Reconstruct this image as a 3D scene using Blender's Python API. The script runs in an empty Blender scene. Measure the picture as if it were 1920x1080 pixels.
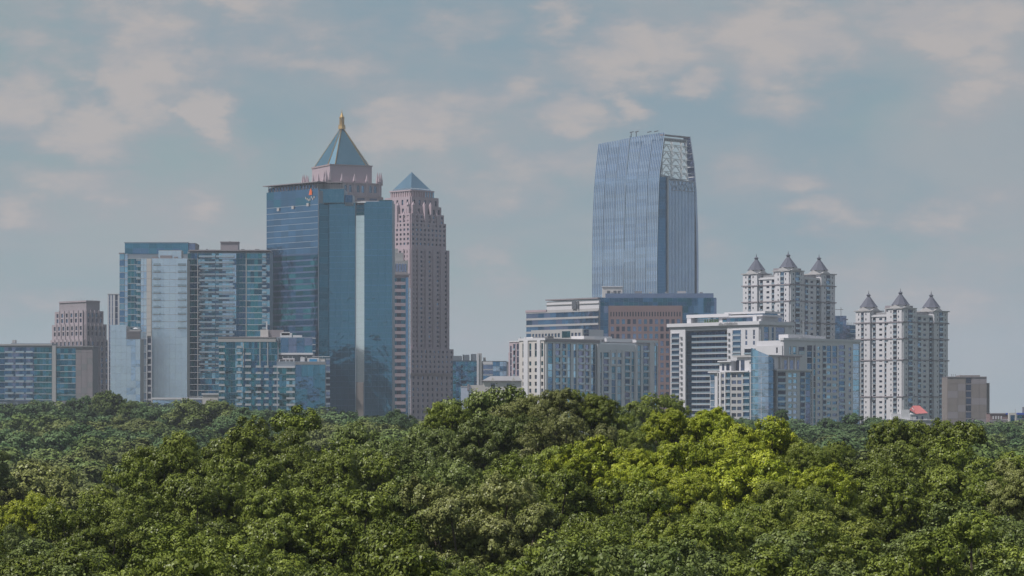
import bpy, bmesh, math, random
import numpy as np
from mathutils import Matrix, Vector
R = random.Random(7)
sc = bpy.context.scene
col = sc.collection
# ------------------------------------------------------------------ camera
F = 5444.0            # focal length in pixels of the 1920 wide photograph
HY = 790.0            # image row of the horizon
CAM = 24.0            # camera height in metres
cd = bpy.data.cameras.new('camera'); cam = bpy.data.objects.new('camera', cd); col.objects.link(cam)
cam.location = (0, 0, CAM); cam.rotation_euler = (math.radians(90), 0, 0)
cd.sensor_width = 36.0; cd.lens = 36.0 * F / 1920.0
cd.shift_y = (HY - 540.0) / 1920.0
cd.clip_start = 1.0; cd.clip_end = 40000.0
sc.camera = cam
# ------------------------------------------------------------------ light
SUN_EL = math.radians(57); SUN_AZ = math.radians(-117)
SUNV = Vector((math.sin(SUN_AZ) * math.cos(SUN_EL), math.cos(SUN_AZ) * math.cos(SUN_EL), math.sin(SUN_EL)))
sd = bpy.data.lights.new('sun', 'SUN'); sd.energy = 5.0; sd.angle = math.radians(0.53); sd.color = (1.0, 0.95, 0.90)
so = bpy.data.objects.new('sun', sd); col.objects.link(so)
so.rotation_euler = SUNV.to_track_quat('Z', 'Y').to_euler(); so.location = (-300, -200, 600)
SKY_STRENGTH = 0.10
sc.view_settings.view_transform = 'Standard'; sc.view_settings.look = 'None'
sc.view_settings.exposure = -0.24; sc.view_settings.gamma = 1.0; sc.view_settings.use_curve_mapping = False
HAZE_DENSITY = 0.000078
sc.cycles.max_bounces = 6; sc.cycles.diffuse_bounces = 1; sc.cycles.glossy_bounces = 3
sc.cycles.transmission_bounces = 3; sc.cycles.volume_bounces = 1; sc.cycles.transparent_max_bounces = 8
sc.cycles.use_denoising = True

def nd(t, typ, **kw):
    n = t.nodes.new(typ)
    for k, v in kw.items():
        if k in ('operation', 'blend_type', 'data_type', 'noise_dimensions', 'sky_type', 'attribute_name', 'interpolation_type',
                 'sun_disc', 'sun_elevation', 'sun_rotation', 'air_density', 'dust_density', 'ozone_density', 'altitude', 'attribute_type', 'normalize'):
            setattr(n, k, v)
        else:
            n.inputs[k].default_value = v
    return n
def M_(t, op, a, b=None, c=None, clamp=False):
    n = t.nodes.new('ShaderNodeMath'); n.operation = op; n.use_clamp = clamp
    for i, v in enumerate((a, b, c)):
        if v is None: continue
        if isinstance(v, (int, float)): n.inputs[i].default_value = v
        else: t.links.new(v, n.inputs[i])
    return n.outputs[0]

def build_world():
    w = bpy.data.worlds.new('World'); sc.world = w; w.use_nodes = True
    t = w.node_tree; t.nodes.clear(); L = t.links.new
    out = nd(t, 'ShaderNodeOutputWorld'); bg = nd(t, 'ShaderNodeBackground'); L(bg.outputs[0], out.inputs[0])
    sky = nd(t, 'ShaderNodeTexSky', sky_type='NISHITA', sun_disc=False, sun_elevation=SUN_EL, sun_rotation=SUN_AZ,
             air_density=1.0, dust_density=1.5, ozone_density=1.3)
    tc = nd(t, 'ShaderNodeTexCoord')
    sep = nd(t, 'ShaderNodeSeparateXYZ'); L(tc.outputs['Generated'], sep.inputs[0])
    x, y, z = sep.outputs
    # cloud coordinates: the direction itself, squeezed so that low clouds lie flat
    az = M_(t, 'ARCTAN2', x, y)
    el = M_(t, 'ARCSINE', z)
    # warp for ragged edges
    cv = nd(t, 'ShaderNodeCombineXYZ'); L(x, cv.inputs[0]); L(y, cv.inputs[1]); L(M_(t, 'MULTIPLY', z, 2.3), cv.inputs[2])
    def noise(scale, detail, rough, off=(0, 0, 0), dist=0.0):
        mp = nd(t, 'ShaderNodeMapping'); mp.inputs['Location'].default_value = off; L(cv.outputs[0], mp.inputs[0])
        n = nd(t, 'ShaderNodeTexNoise', Scale=scale, Detail=detail, Roughness=rough, Distortion=dist); L(mp.outputs[0], n.inputs['Vector'])
        return n
    wz = noise(28, 5, .6, (3, 1, 2))
    wzs = nd(t, 'ShaderNodeSeparateColor'); L(wz.outputs['Color'], wzs.inputs[0])
    azw = M_(t, 'ADD', az, M_(t, 'MULTIPLY', M_(t, 'SUBTRACT', wzs.outputs[0], .5), .045))
    elw = M_(t, 'ADD', el, M_(t, 'MULTIPLY', M_(t, 'SUBTRACT', wzs.outputs[1], .5), .03))
    # individual cumulus puffs: azimuth, elevation, half width, half height (radians), strength
    def blob(px, py, w_, h_, s):
        return (math.atan((px - 960) / F), math.atan((HY - py) / F), w_ * 1.22 / F, h_ * 1.22 / F, s)
    puffs = [blob(60, 80, 60, 60, .5), blob(255, 110, 75, 85, .75), blob(270, 180, 90, 70, .6), blob(195, 240, 100, 55, .8), blob(385, 225, 42, 60, .9),
             blob(40, 190, 80, 60, .5), blob(1040, 50, 40, 60, .6), blob(1200, 105, 120, 55, .75), blob(1060, 220, 60, 35, .65), blob(1165, 205, 40, 25, .6),
             blob(1305, 150, 50, 32, .7), blob(1470, 70, 130, 60, .8), blob(1750, 35, 110, 50, .95), blob(1640, 30, 90, 40, .6), blob(1520, 330, 60, 30, .6),
             blob(1540, 390, 70, 28, .5), blob(770, 250, 70, 40, .7), blob(700, 280, 80, 35, .4), blob(400, 5, 60, 20, .5),
             blob(590, 130, 110, 26, .35), blob(1810, 210, 50, 30, .45), blob(1450, 190, 70, 40, .4), blob(200, 355, 150, 30, .4),
             blob(390, 370, 50, 28, .45), blob(30, 420, 60, 30, .4), blob(950, 370, 90, 50, .35), blob(1340, 440, 60, 40, .3), blob(850, 60, 130, 34, .42), blob(900, 175, 110, 26, .32), blob(1090, 330, 70, 40, .36), blob(1770, 410, 90, 36, .38), blob(90, 560, 110, 36, .34), blob(950, 500, 60, 60, .34), blob(130, 140, 60, 40, .5), blob(480, 300, 80, 24, .3), blob(1380, 300, 70, 40, .4), blob(1850, 130, 60, 40, .4), blob(1700, 520, 150, 40, .3)]
    acc = None
    for (a, e, w_, h_, s) in puffs:
        da = M_(t, 'MULTIPLY', M_(t, 'SUBTRACT', azw, a), 1 / w_); de = M_(t, 'MULTIPLY', M_(t, 'SUBTRACT', elw, e), 1 / h_)
        d2 = M_(t, 'ADD', M_(t, 'MULTIPLY', da, da), M_(t, 'MULTIPLY', de, de))
        g = M_(t, 'MULTIPLY', M_(t, 'POWER', 2.718, M_(t, 'MULTIPLY', d2, -0.9)), s)
        acc = g if acc is None else M_(t, 'MAXIMUM', acc, g)
    n1 = noise(11, 9, .55, (0, 0, 0), .3); n2 = noise(5.5, 6, .5, (5, 2, 7)); n3 = noise(45, 7, .6, (1, 8, 3))
    dens = M_(t, 'ADD', M_(t, 'MULTIPLY', acc, 1.25), M_(t, 'MULTIPLY', M_(t, 'SUBTRACT', n1.outputs['Fac'], .5), 2.1))
    dens = M_(t, 'ADD', dens, M_(t, 'MULTIPLY', M_(t, 'SUBTRACT', n3.outputs['Fac'], .5), 1.1))
    mr = nd(t, 'ShaderNodeMapRange', interpolation_type='SMOOTHSTEP'); mr.inputs['From Min'].default_value = -.04; mr.inputs['From Max'].default_value = .78
    L(dens, mr.inputs[0])
    puff = mr.outputs[0]
    mr2 = nd(t, 'ShaderNodeMapRange', interpolation_type='SMOOTHSTEP'); mr2.inputs['From Min'].default_value = .33; mr2.inputs['From Max'].default_value = .60
    L(n2.outputs['Fac'], mr2.inputs[0])
    veil = mr2.outputs[0]
    s1 = nd(t, 'ShaderNodeVectorMath', operation='SCALE'); L(sky.outputs[0], s1.inputs[0]); s1.inputs['Scale'].default_value = SKY_STRENGTH
    # thin grey-blue veil of cloud, then the brighter cumulus
    def mix(f, a, b):
        m = nd(t, 'ShaderNodeMix', data_type='RGBA')
        if isinstance(f, float): m.inputs[0].default_value = f
        else: L(f, m.inputs[0])
        for s, i in ((a, 6), (b, 7)):
            if isinstance(s, tuple): m.inputs[i].default_value = s + (1,)
            else: L(s, m.inputs[i])
        return m.outputs[2]
    # milky near the horizon, clearer and deeper blue towards the zenith
    hz = nd(t, 'ShaderNodeMapRange'); hz.inputs['From Min'].default_value = 0.05; hz.inputs['From Max'].default_value = .75
    hz.inputs['To Min'].default_value = .80; hz.inputs['To Max'].default_value = .05; L(z, hz.inputs[0])
    base = mix(hz.outputs[0], s1.outputs[0], (.430, .625, .650))
    n4 = noise(7.5, 8, .58, (9, 4, 1), .4)
    mr3 = nd(t, 'ShaderNodeMapRange', interpolation_type='SMOOTHSTEP'); mr3.inputs['From Min'].default_value = .40; mr3.inputs['From Max'].default_value = .66; L(n4.outputs['Fac'], mr3.inputs[0])
    c = mix(M_(t, 'MULTIPLY', veil, .80), base, (.365, .510, .615))
    c = mix(M_(t, 'MULTIPLY', mr3.outputs[0], .78), c, (.560, .605, .635))
    low = nd(t, 'ShaderNodeMapRange', interpolation_type='SMOOTHSTEP'); low.inputs['From Min'].default_value = .075; low.inputs['From Max'].default_value = -.01; L(z, low.inputs[0])
    c = mix(M_(t, 'MULTIPLY', low.outputs[0], .5), c, (.600, .680, .695))
    body = mix(M_(t, 'MULTIPLY', puff, puff), (.555, .565, .610), (.745, .690, .670))
    n5 = noise(34, 6, .62, (2, 6, 4), .5)
    mr5 = nd(t, 'ShaderNodeMapRange', interpolation_type='SMOOTHSTEP'); mr5.inputs['From Min'].default_value = .44; mr5.inputs['From Max'].default_value = .66; L(n5.outputs['Fac'], mr5.inputs[0])
    body = mix(M_(t, 'MULTIPLY', mr5.outputs[0], .50), body, (.545, .575, .635))
    c = mix(M_(t, 'MULTIPLY', puff, .92), c, body)
    L(c, bg.inputs[0]); bg.inputs[1].default_value = 0.735
build_world()

# ------------------------------------------------------------------ materials
MATS = {}
def pbr(name, c, rough=.8, metal=0.0, var=.12, nscale=.15, bump=0.0, bscale=2.0, objvar=0.0, spec=.5, streak=False):
    if name in MATS: return MATS[name]
    m = bpy.data.materials.new(name); m.use_nodes = True; t = m.node_tree; L = t.links.new
    b = t.nodes['Principled BSDF']; b.inputs['Roughness'].default_value = rough; b.inputs['Metallic'].default_value = metal
    b.inputs['Specular IOR Level'].default_value = spec
    geo = nd(t, 'ShaderNodeNewGeometry')
    mp = nd(t, 'ShaderNodeMapping'); L(geo.outputs['Position'], mp.inputs[0])
    mp.inputs['Scale'].default_value = (1, 1, .25) if streak else (1, 1, 1)
    n = nd(t, 'ShaderNodeTexNoise', Scale=nscale, Detail=6.0, Roughness=.6); L(mp.outputs[0], n.inputs['Vector'])
    f = M_(t, 'ADD', M_(t, 'MULTIPLY', M_(t, 'SUBTRACT', n.outputs['Fac'], .5), var * 2.6), 1.0)
    if objvar:
        oi = nd(t, 'ShaderNodeObjectInfo')
        f = M_(t, 'MULTIPLY', f, M_(t, 'ADD', M_(t, 'MULTIPLY', M_(t, 'SUBTRACT', oi.outputs['Random'], .5), objvar * 2), 1.0))
    v = nd(t, 'ShaderNodeVectorMath', operation='SCALE'); v.inputs[0].default_value = c; L(f, v.inputs['Scale'])
    L(v.outputs[0], b.inputs['Base Color'])
    if bump:
        n2 = nd(t, 'ShaderNodeTexNoise', Scale=bscale, Detail=3.0); L(geo.outputs['Position'], n2.inputs['Vector'])
        bp = nd(t, 'ShaderNodeBump', Strength=1.0, Distance=bump); L(n2.outputs['Fac'], bp.inputs['Height']); L(bp.outputs[0], b.inputs['Normal'])
    MATS[name] = m
    return m
def glass(name, c, rough=.12, var=.18, objvar=.16, metal=.9, bump=.35):
    # coated architectural glass: tinted mirror of the sky, panes slightly out of plane
    return pbr(name, c, rough, metal, var, .035, bump, .11, objvar)
G_TEAL = glass('teal_glass', (.085, .27, .39)); G_DTEAL = glass('dark_teal_glass', (.045, .21, .26), objvar=.4)
G_BLUE = glass('blue_glass', (.125, .26, .43)); G_DBLUE = glass('dark_blue_glass', (.055, .15, .27), objvar=.3)
G_NAVY = glass('deep_blue_glass', (.03, .14, .21), objvar=.2)
G_PALE = glass('pale_blue_glass', (.76, .86, 1.0), objvar=.03, var=.05, rough=.25, bump=.1)
G_CYAN = glass('cyan_glass', (.34, .58, .74), objvar=.22)
G_SKY = glass('sky_blue_glass', (.56, .70, .90), objvar=.08, var=.10, rough=.18)
G_CURVE = glass('curved_tower_glass', (.54, .67, .86), objvar=.10, var=.30, rough=.2)
G_SLATE = glass('slate_blue_glass', (.22, .27, .42), objvar=.12)
G_WIN = glass('window_glass', (.07, .09, .15), objvar=.5, metal=.7)
G_WINB = glass('blue_window_glass', (.13, .22, .34), objvar=.5, metal=.8)
G_DARK = glass('dark_window_glass', (.035, .05, .09), objvar=.6, metal=.6)  # darkest window tint, mixed in among the other panes
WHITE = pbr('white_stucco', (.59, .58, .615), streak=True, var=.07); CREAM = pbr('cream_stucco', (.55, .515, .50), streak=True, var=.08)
LGREY = pbr('light_grey_concrete', (0.394, 0.385, 0.394), var=.1, streak=True); GREY = pbr('grey_concrete', (0.221, 0.221, 0.238), var=.12, streak=True)
DGREY = pbr('dark_grey_metal', (.09, .10, .12)); PINK = pbr('pink_granite', (0.336, 0.254, 0.267), var=.1, streak=True)
PALEG = pbr('pale_grey_stucco', (.56, .575, .62), var=.08, streak=True); LATTICE = pbr('white_lattice_steel', (.80, .80, .82), .4); G_CURVE2 = glass('curved_tower_glass_band', (.43, .57, .79), objvar=.10, var=.2, rough=.2); ROSE = pbr('muted_rose_stone', (.335, .285, .315), var=.09, streak=True); PINKL = pbr('pale_pink_stone', (.41, .325, .365), var=.08, streak=True)
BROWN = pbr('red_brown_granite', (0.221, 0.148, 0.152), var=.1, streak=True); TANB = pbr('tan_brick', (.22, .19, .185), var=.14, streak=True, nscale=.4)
TAUPE = pbr('taupe_stone', (0.262, 0.234, 0.258), var=.1, streak=True)
SLATEROOF = pbr('slate_roof', (.08, .085, .12), .7, var=.15); COPPER = pbr('weathered_teal_roof', (.045, .125, .185), .6, metal=.3, var=.12)
GOLD = pbr('gold_leaf', (.50, .33, .13), .5, metal=.4, var=.05); STEEL = pbr('white_steel', (0.508, 0.508, 0.525), .5)
BLUEROOF = glass('blue_pyramid_glass', (.23, .38, .50), rough=.3); REDROOF = pbr('red_roof_tiles', (.42, .12, .12), .7)
FIN = pbr('blue_grey_fin', (.50, .57, .66), .5, metal=.3); BALU = pbr('aluminium_rail', (0.410, 0.426, 0.459), .45, metal=.2); SLAB = pbr('pale_floor_slab', (0.410, 0.410, 0.443), .7)
SLABD = pbr('grey_floor_slab', (.23, .27, .33), .6); ORANGE = pbr('orange_enamel', (.80, .16, .05), .5); AWN = pbr('blue_awning', (.05, .10, .45), .6)
SIGNB = pbr('bright_blue_panel', (.03, .25, .50), .4); RAILG = glass('balcony_glass', (.40, .50, .58), metal=.6, rough=.3)

# ------------------------------------------------------------------ building kit
def lk(o, parent=None):
    col.objects.link(o)
    if parent is not None: o.parent = parent
    return o
MESHC = {}
def box_mesh(w, d, h, m):
    k = (round(w, 2), round(d, 2), round(h, 2), m.name)
    if k not in MESHC:
        w, d, h = max(k[0], .02) / 2, max(k[1], .02) / 2, max(k[2], .02)
        me = bpy.data.meshes.new('block')
        me.from_pydata([(-w, -d, 0), (w, -d, 0), (w, d, 0), (-w, d, 0), (-w, -d, h), (w, -d, h), (w, d, h), (-w, d, h)], [],
                       [(0, 3, 2, 1), (4, 5, 6, 7), (0, 1, 5, 4), (1, 2, 6, 5), (2, 3, 7, 6), (3, 0, 4, 7)])
        me.materials.append(m); MESHC[k] = me
    return MESHC[k]
class Build:
    """One building: an Empty at its base; every part is a child."""
    def __init__(s, name, label, px, D, cat='building', base=10.0, group=None):
        s.o = bpy.data.objects.new(name, None); col.objects.link(s.o)
        s.D = D; s.P = Vector(((px - 960) / F * D, D, base)); s.o.location = s.P
        s.o['label'] = label; s.o['category'] = cat
        if group: s.o['group'] = group
        s.base = base; s.cnt = {}; s.bk = {}
    def raw(s, name, verts, faces, m, parent=None, kind=None):
        me = bpy.data.meshes.new(name)
        me.from_pydata([tuple(Vector(v) - s.P) for v in verts], [], faces); me.materials.append(m)
        o = lk(bpy.data.objects.new(name, me), s.o)
        if kind: o['kind'] = kind
        return o
    def flush(s):
        for (n, mn), (vs, fs, m, kind) in s.bk.items():
            s.raw(n, vs, fs, m, kind=kind)
        s.bk = {}
    def bucket(s, name, m, verts, faces, kind=None):
        b = s.bk.setdefault((name, m.name), ([], [], m, kind)); k = len(b[0])
        b[0].extend(verts); b[1].extend([tuple(i + k for i in f) for f in faces])
BF = [(0, 3, 2, 1), (4, 5, 6, 7), (0, 1, 5, 4), (1, 2, 6, 5), (2, 3, 7, 6), (3, 0, 4, 7)]
class Fr:
    """A wall frame: origin at a corner seen at column px, distance D; x runs along the right-hand face, y along the left-hand one."""
    def __init__(s, B, px, D, phi):
        s.B = B; s.D = D; s.X = (px - 960) / F * D; p = math.radians(phi); s.phi = p; s.c, s.s = math.cos(p), math.sin(p)
    def W(s, x, y, z): return (s.X + x * s.c - y * s.s, s.D + x * s.s + y * s.c, z)
    def u(s, px, y0=0.0):
        t = (px - 960) / F; cx, cy, _ = s.W(0, y0, 0); return (t * cy - cx) / (s.c - t * s.s)
    def v(s, px, x0=0.0):
        t = (px - 960) / F; cx, cy, _ = s.W(x0, 0, 0); return (t * cy - cx) / (-s.s - t * s.c)
    def z(s, py): return CAM + (HY - py) / F * s.D
    def box(s, name, m, x0, x1, y0, y1, z0, z1, parent=None, quota=300, join=False, kind=None):
        if x1 < x0: x0, x1 = x1, x0
        if y1 < y0: y0, y1 = y1, y0
        if z1 < z0: z0, z1 = z1, z0
        n = s.B.cnt.get(name, 0)
        if join or n >= quota:
            vs = [s.W(*p) for p in ((x0, y0, z0), (x1, y0, z0), (x1, y1, z0), (x0, y1, z0), (x0, y0, z1), (x1, y0, z1), (x1, y1, z1), (x0, y1, z1))]
            s.B.bucket(name, m, vs, BF, kind or ('stuff' if not join else None)); return None
        s.B.cnt[name] = n + 1
        o = bpy.data.objects.new(name, box_mesh(x1 - x0, y1 - y0, z1 - z0, m)); col.objects.link(o)
        w = Vector(s.W((x0 + x1) / 2, (y0 + y1) / 2, z0))
        if parent is None:
            o.parent = s.B.o; o.location = w - s.B.P; o.rotation_euler = (0, 0, s.phi); o['wx'], o['wy'], o['wz'] = w
        else:
            o.parent = parent; d = w - Vector((parent['wx'], parent['wy'], parent['wz']))
            o.location = (d.x * s.c + d.y * s.s, -d.x * s.s + d.y * s.c, d.z)
        return o
    def beam(s, name, m, a, b, r, join=True):
        A, Bv = Vector(s.W(*a)), Vector(s.W(*b)); d = (Bv - A).normalized()
        up = Vector((0, 0, 1)) if abs(d.z) < .9 else Vector((1, 0, 0)); e = d.cross(up).normalized() * r; f = d.cross(e).normalized() * r
        vs = [A - e - f, A + e - f, A + e + f, A - e + f, Bv - e - f, Bv + e - f, Bv + e + f, Bv - e + f]
        s.B.bucket(name, m, [tuple(v) for v in vs], BF)
    def cone(s, name, m, x, y, z0, z1, r0, r1, n=4, rot=45, join=False):
        vs = []
        for (z, r) in ((z0, r0), (z1, max(r1, .02))):
            for k in range(n):
                a = math.radians(rot + 360 * k / n); vs.append(s.W(x + r * math.cos(a), y + r * math.sin(a), z))
        fs = [(k, (k + 1) % n, n + (k + 1) % n, n + k) for k in range(n)] + [tuple(range(n - 1, -1, -1)), tuple(range(n, 2 * n))]
        if join: s.B.bucket(name, m, vs, fs); return None
        return s.B.raw(name, vs, fs, m)
class Face:
    """One side of a frame: a = metres along it, d = metres outwards."""
    def __init__(s, fr, side, off=0.0): s.fr, s.side, s.off = fr, side, off
    def a(s, px): return s.fr.u(px, s.off) if s.side == 'R' else s.fr.v(px, s.off)
    def z(s, py): return s.fr.z(py)
    def box(s, name, m, a0, a1, z0, z1, d0, d1, **k):
        if s.side == 'R': return s.fr.box(name, m, a0, a1, s.off - d1, s.off - d0, z0, z1, **k)
        return s.fr.box(name, m, s.off - d1, s.off - d0, a0, a1, z0, z1, **k)
    def cols(s, p0, p1, n, fill=.6):
        a0, a1 = sorted((s.a(p0), s.a(p1))); w = (a1 - a0) / n
        return [(a0 + w * (k + .5 - fill / 2), a0 + w * (k + .5 + fill / 2)) for k in range(n)]
    def col(s, *pairs): return [tuple(sorted((s.a(p), s.a(q)))) for p, q in pairs]
    def rows(s, q0, pitch, q1, fill=.6, top=.2):
        out = []; y = q0
        while y + pitch * .6 < q1:
            out.append((s.z(y + pitch * (top + fill)), s.z(y + pitch * top))); y += pitch
        return out
    def wall(s, m, p0, p1, q0, q1, cols, rows, g=G_WIN, depth=.6, name='wall', win='window', base=.05, gl=None, sill=None):
        """Stone or stucco skin with real openings; every window pane sits back in its opening."""
        a0, a1 = sorted((s.a(p0), s.a(p1))); z1, z0 = s.z(q0), s.z(q1); x = a0
        cols = sorted(cols); rows = sorted(rows)
        rows = [r for r in rows if r[0] > z0 and r[1] < z1]
        for (c0, c1) in cols:
            if c0 > x: s.box(name, m, x, c0, z0, z1, base, depth, join=True)
            zz = z0
            for (r0, r1) in rows:
                s.box(name, m, c0, c1, zz, r0, base, depth, join=True); zz = r1
                gm = g if gl is None else R.choice(gl)
                s.box(win, gm, c0, c1, r0, r1, base, base + .12)
                if sill: s.box('sill', sill, c0 - .1, c1 + .1, r0 - .18, r0, depth, depth + .25, join=True)
            s.box(name, m, c0, c1, zz, z1, base, depth, join=True); x = c1
        if x < a1: s.box(name, m, x, a1, z0, z1, base, depth, join=True)
    def curtain(s, p0, p1, q0, pitch, q1, nx, gl, slab=None, sh=.5, so=.25, mul=None, mw=.25, mo=.15, gap=.06, name='glass_pane', nm=1):
        """Curtain wall: panes floor by floor with slab edges and mullions standing proud."""
        a0, a1 = sorted((s.a(p0), s.a(p1))); w = (a1 - a0) / nx; y = q0; edges = []
        while y < q1 - 1:
            y2 = min(y + pitch, q1); zt, zb = s.z(y), s.z(y2)
            for k in range(nx):
                s.box(name, R.choice(gl), a0 + w * k + gap, a0 + w * (k + 1) - gap, zb + gap, zt - gap, .05, .12)
            if slab: s.box('floor_slab', slab, a0, a1, zt - sh, zt, .05, .12 + so)
            y = y2
        if mul:
            for k in range(0, nx + 1, nm):
                a = a0 + w * k; s.box('mullion', mul, a - mw / 2, a + mw / 2, s.z(q1), s.z(q0), .05, .12 + mo)
    def balconies(s, pairs, q0, pitch, q1, out=1.5, slab=SLAB, rail=RAILG, th=.3, rh=1.0, quota=150):
        for (p, q) in pairs:
            a0, a1 = sorted((s.a(p), s.a(q))); y = q0
            while y < q1:
                z = s.z(y)
                b = s.box('balcony', slab, a0, a1, z - th, z, .1, out, quota=quota)
                if b is not None:
                    s.box('railing', rail, a0 + .02, a1 - .02, z, z + rh, out - .1, out - .02, parent=b, quota=quota)
                else: s.box('railing', rail, a0 + .02, a1 - .02, z, z + rh, out - .1, out - .02, quota=0)
                y += pitch

# ------------------------------------------------------------------ ground
def terrain(x, y):
    g = np.interp(y, [-200, 60, 450, 700, 900, 1400, 1700, 5200], [0, 0, -4, 0, 4, 13, 13, 13])
    k = 1 - .45 * min(1, max(0, (x + 40) / 200)) * min(1, max(0, (y - 600) / 400))
    return g * k + 1.2 * math.sin(x * .011 + 1) * math.cos(y * .007) * min(1, max(0, y / 300))
def build_ground():
    xs = np.concatenate([np.linspace(-4800, -700, 12), np.linspace(-600, 600, 49), np.linspace(700, 4800, 12)])
    ys = np.concatenate([np.linspace(-900, -100, 5), np.linspace(0, 2600, 66), np.linspace(2800, 8800, 14)])
    vs = [(x, y, terrain(x, y)) for y in ys for x in xs]; n = len(xs)
    fs = [(j * n + i, j * n + i + 1, (j + 1) * n + i + 1, (j + 1) * n + i) for j in range(len(ys) - 1) for i in range(n - 1)]
    me = bpy.data.meshes.new('ground'); me.from_pydata(vs, [], fs)
    me.materials.append(pbr('forest_floor', (.045, .055, .025), .95, var=.35, nscale=.05, bump=.2, bscale=1.0))
    o = lk(bpy.data.objects.new('ground', me)); o['kind'] = 'structure'
build_ground()

GB = 3.0
G_MIRROR = glass('bright_mirror_glass', (.95, 1.0, .97), objvar=.02, var=.02, rough=.08, bump=.05)
def strips(f, m, pa, pb, q0, q1, pitch, items, depth=.6, core=None, top=.25, fill=.6, slab=SLAB, name='wall', bal=1.1, gapx=0):
    """A wall of vertical bays. items = (px0, px1, kind, glass): g glazed floor to floor, w punched windows, b balconies, each with its own opening."""
    a0, a1 = sorted((f.a(pa), f.a(pb))); z1, z0 = f.z(q0), f.z(q1)
    its = []
    for it in items:
        c = sorted((f.a(it[0]), f.a(it[1]))); its.append((c[0], c[1], it[2], it[3], it[4] if len(it) > 4 else q0, it[5] if len(it) > 5 else q1))
    its.sort(key=lambda t: (t[0], t[4])); x = a0; k = 0
    while k < len(its):
        c0, c1 = its[k][0], its[k][1]
        if c0 > x + .01: f.box(name, m, x, c0, z0, z1, .05, depth, join=True)
        zt = z1
        while k < len(its) and abs(its[k][0] - c0) < .02:
            _, _, kd, g, ya, yb = its[k]; k += 1
            za, zb = f.z(ya), max(z0, f.z(yb))
            if za < zt - .01: f.box(name, m, c0, c1, za, zt, .05, depth, join=True)
            y = ya; zt = za
            gl = g if isinstance(g, list) else [g]
            while f.z(y) > zb + .3:
                t_, b_ = f.z(y), max(zb, f.z(y + pitch)); h = t_ - b_
                if kd == 'g':
                    f.box('window', R.choice(gl), c0, c1, b_ + .12, t_ - .25, .1, .2)
                    f.box('floor_slab', slab, c0, c1, t_ - .25, t_, .1, depth * .55, quota=120)
                    f.box('floor_slab', slab, c0, c1, b_, b_ + .12, .1, depth * .55, quota=120)
                elif kd == 'w':
                    r1 = t_ - h * top; r0 = r1 - h * fill
                    f.box(name, m, c0, c1, r1, t_, .05, depth, join=True); f.box(name, m, c0, c1, b_, r0, .05, depth, join=True)
                    f.box('window', R.choice(gl), c0, c1, r0, r1, .1, .2)
                else:
                    f.box('window', R.choice(gl), c0, c1, b_ + .02, t_ - .3, .06, .12)
                    f.box('balcony_slab', slab, c0, c1, t_ - .3, t_, .06, bal, quota=200)
                    f.box('railing', RAILG, c0 + .05, c1 - .05, b_ + .02, b_ + 1.0, bal - .1, bal - .03, quota=200)
                zt = b_; y += pitch
        if zt > z0 + .01: f.box(name, m, c0, c1, z0, zt, .05, depth, join=True)
        x = c1
    if x < a1 - .01: f.box(name, m, x, a1, z0, z1, .05, depth, join=True)

def far_left():
    B = Build('apartment_block', 'low glass apartment block at the left edge with pale balcony slabs and a concrete pier', 97, 1850, base=GB)
    f = Fr(B, -70, 1850, 0); R0 = Face(f, 'R')
    f.box('tower_body', SLABD, 0, f.u(99), 0, 26, GB, f.z(647)); f.box('tower_body', GREY, f.u(99), f.u(174), 0, 24, GB, f.z(650))
    R0.curtain(-70, 8, 650, 11, 752, 8, [G_DTEAL, G_NAVY, G_DBLUE], SLAB, .3, .3)
    R0.curtain(8, 64, 650, 11, 752, 8, [G_DBLUE, G_BLUE, G_DBLUE, G_SLATE], SLAB, .35, .3)
    R0.balconies([(10, 26), (30, 46), (49, 62)], 661, 11, 750)
    R0.curtain(64, 97, 650, 11, 752, 6, [G_DTEAL, G_DTEAL, G_TEAL], SLAB, .4, .3)
    R0.box('pier', LGREY, R0.a(98.5), R0.a(105.5), GB, R0.z(648), .05, 1.6)
    R0.curtain(106, 142, 652, 11, 752, 5, [G_DTEAL, G_TEAL, G_NAVY], SLAB, .4, .3)
    a0, a1 = R0.a(142), R0.a(174)
    for k in range(9):
        for j in range(3):
            w = (a1 - a0) / 3
            R0.box('concrete_panel', TAUPE if (k + j) % 4 else GREY, a0 + j * w + .06, a0 + (j + 1) * w - .06, R0.z(650 + 11 * (k + 1)) + .06, R0.z(650 + 11 * k) - .06, .05, .35)
    R0.box('roof_edge', LGREY, R0.a(-70), R0.a(97.5), R0.z(648), R0.z(645), -24, 1.2); R0.box('roof_edge', SLABD, R0.a(20), R0.a(97), R0.z(645), R0.z(643.5), -20, -1)
    R0.box('roof_edge', GREY, R0.a(99), R0.a(175), R0.z(651), R0.z(648.5), -24, .9)
    R0.box('rooftop_plant', LGREY, R0.a(21), R0.a(27), R0.z(645), R0.z(637), -8, -4)
    for p in (20, 24, 29, 33): f.beam('rooftop_mast', STEEL, (f.u(p), 3, f.z(645)), (f.u(p + 2), 3, f.z(638)), .12)
    B.flush()
far_left()

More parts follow.
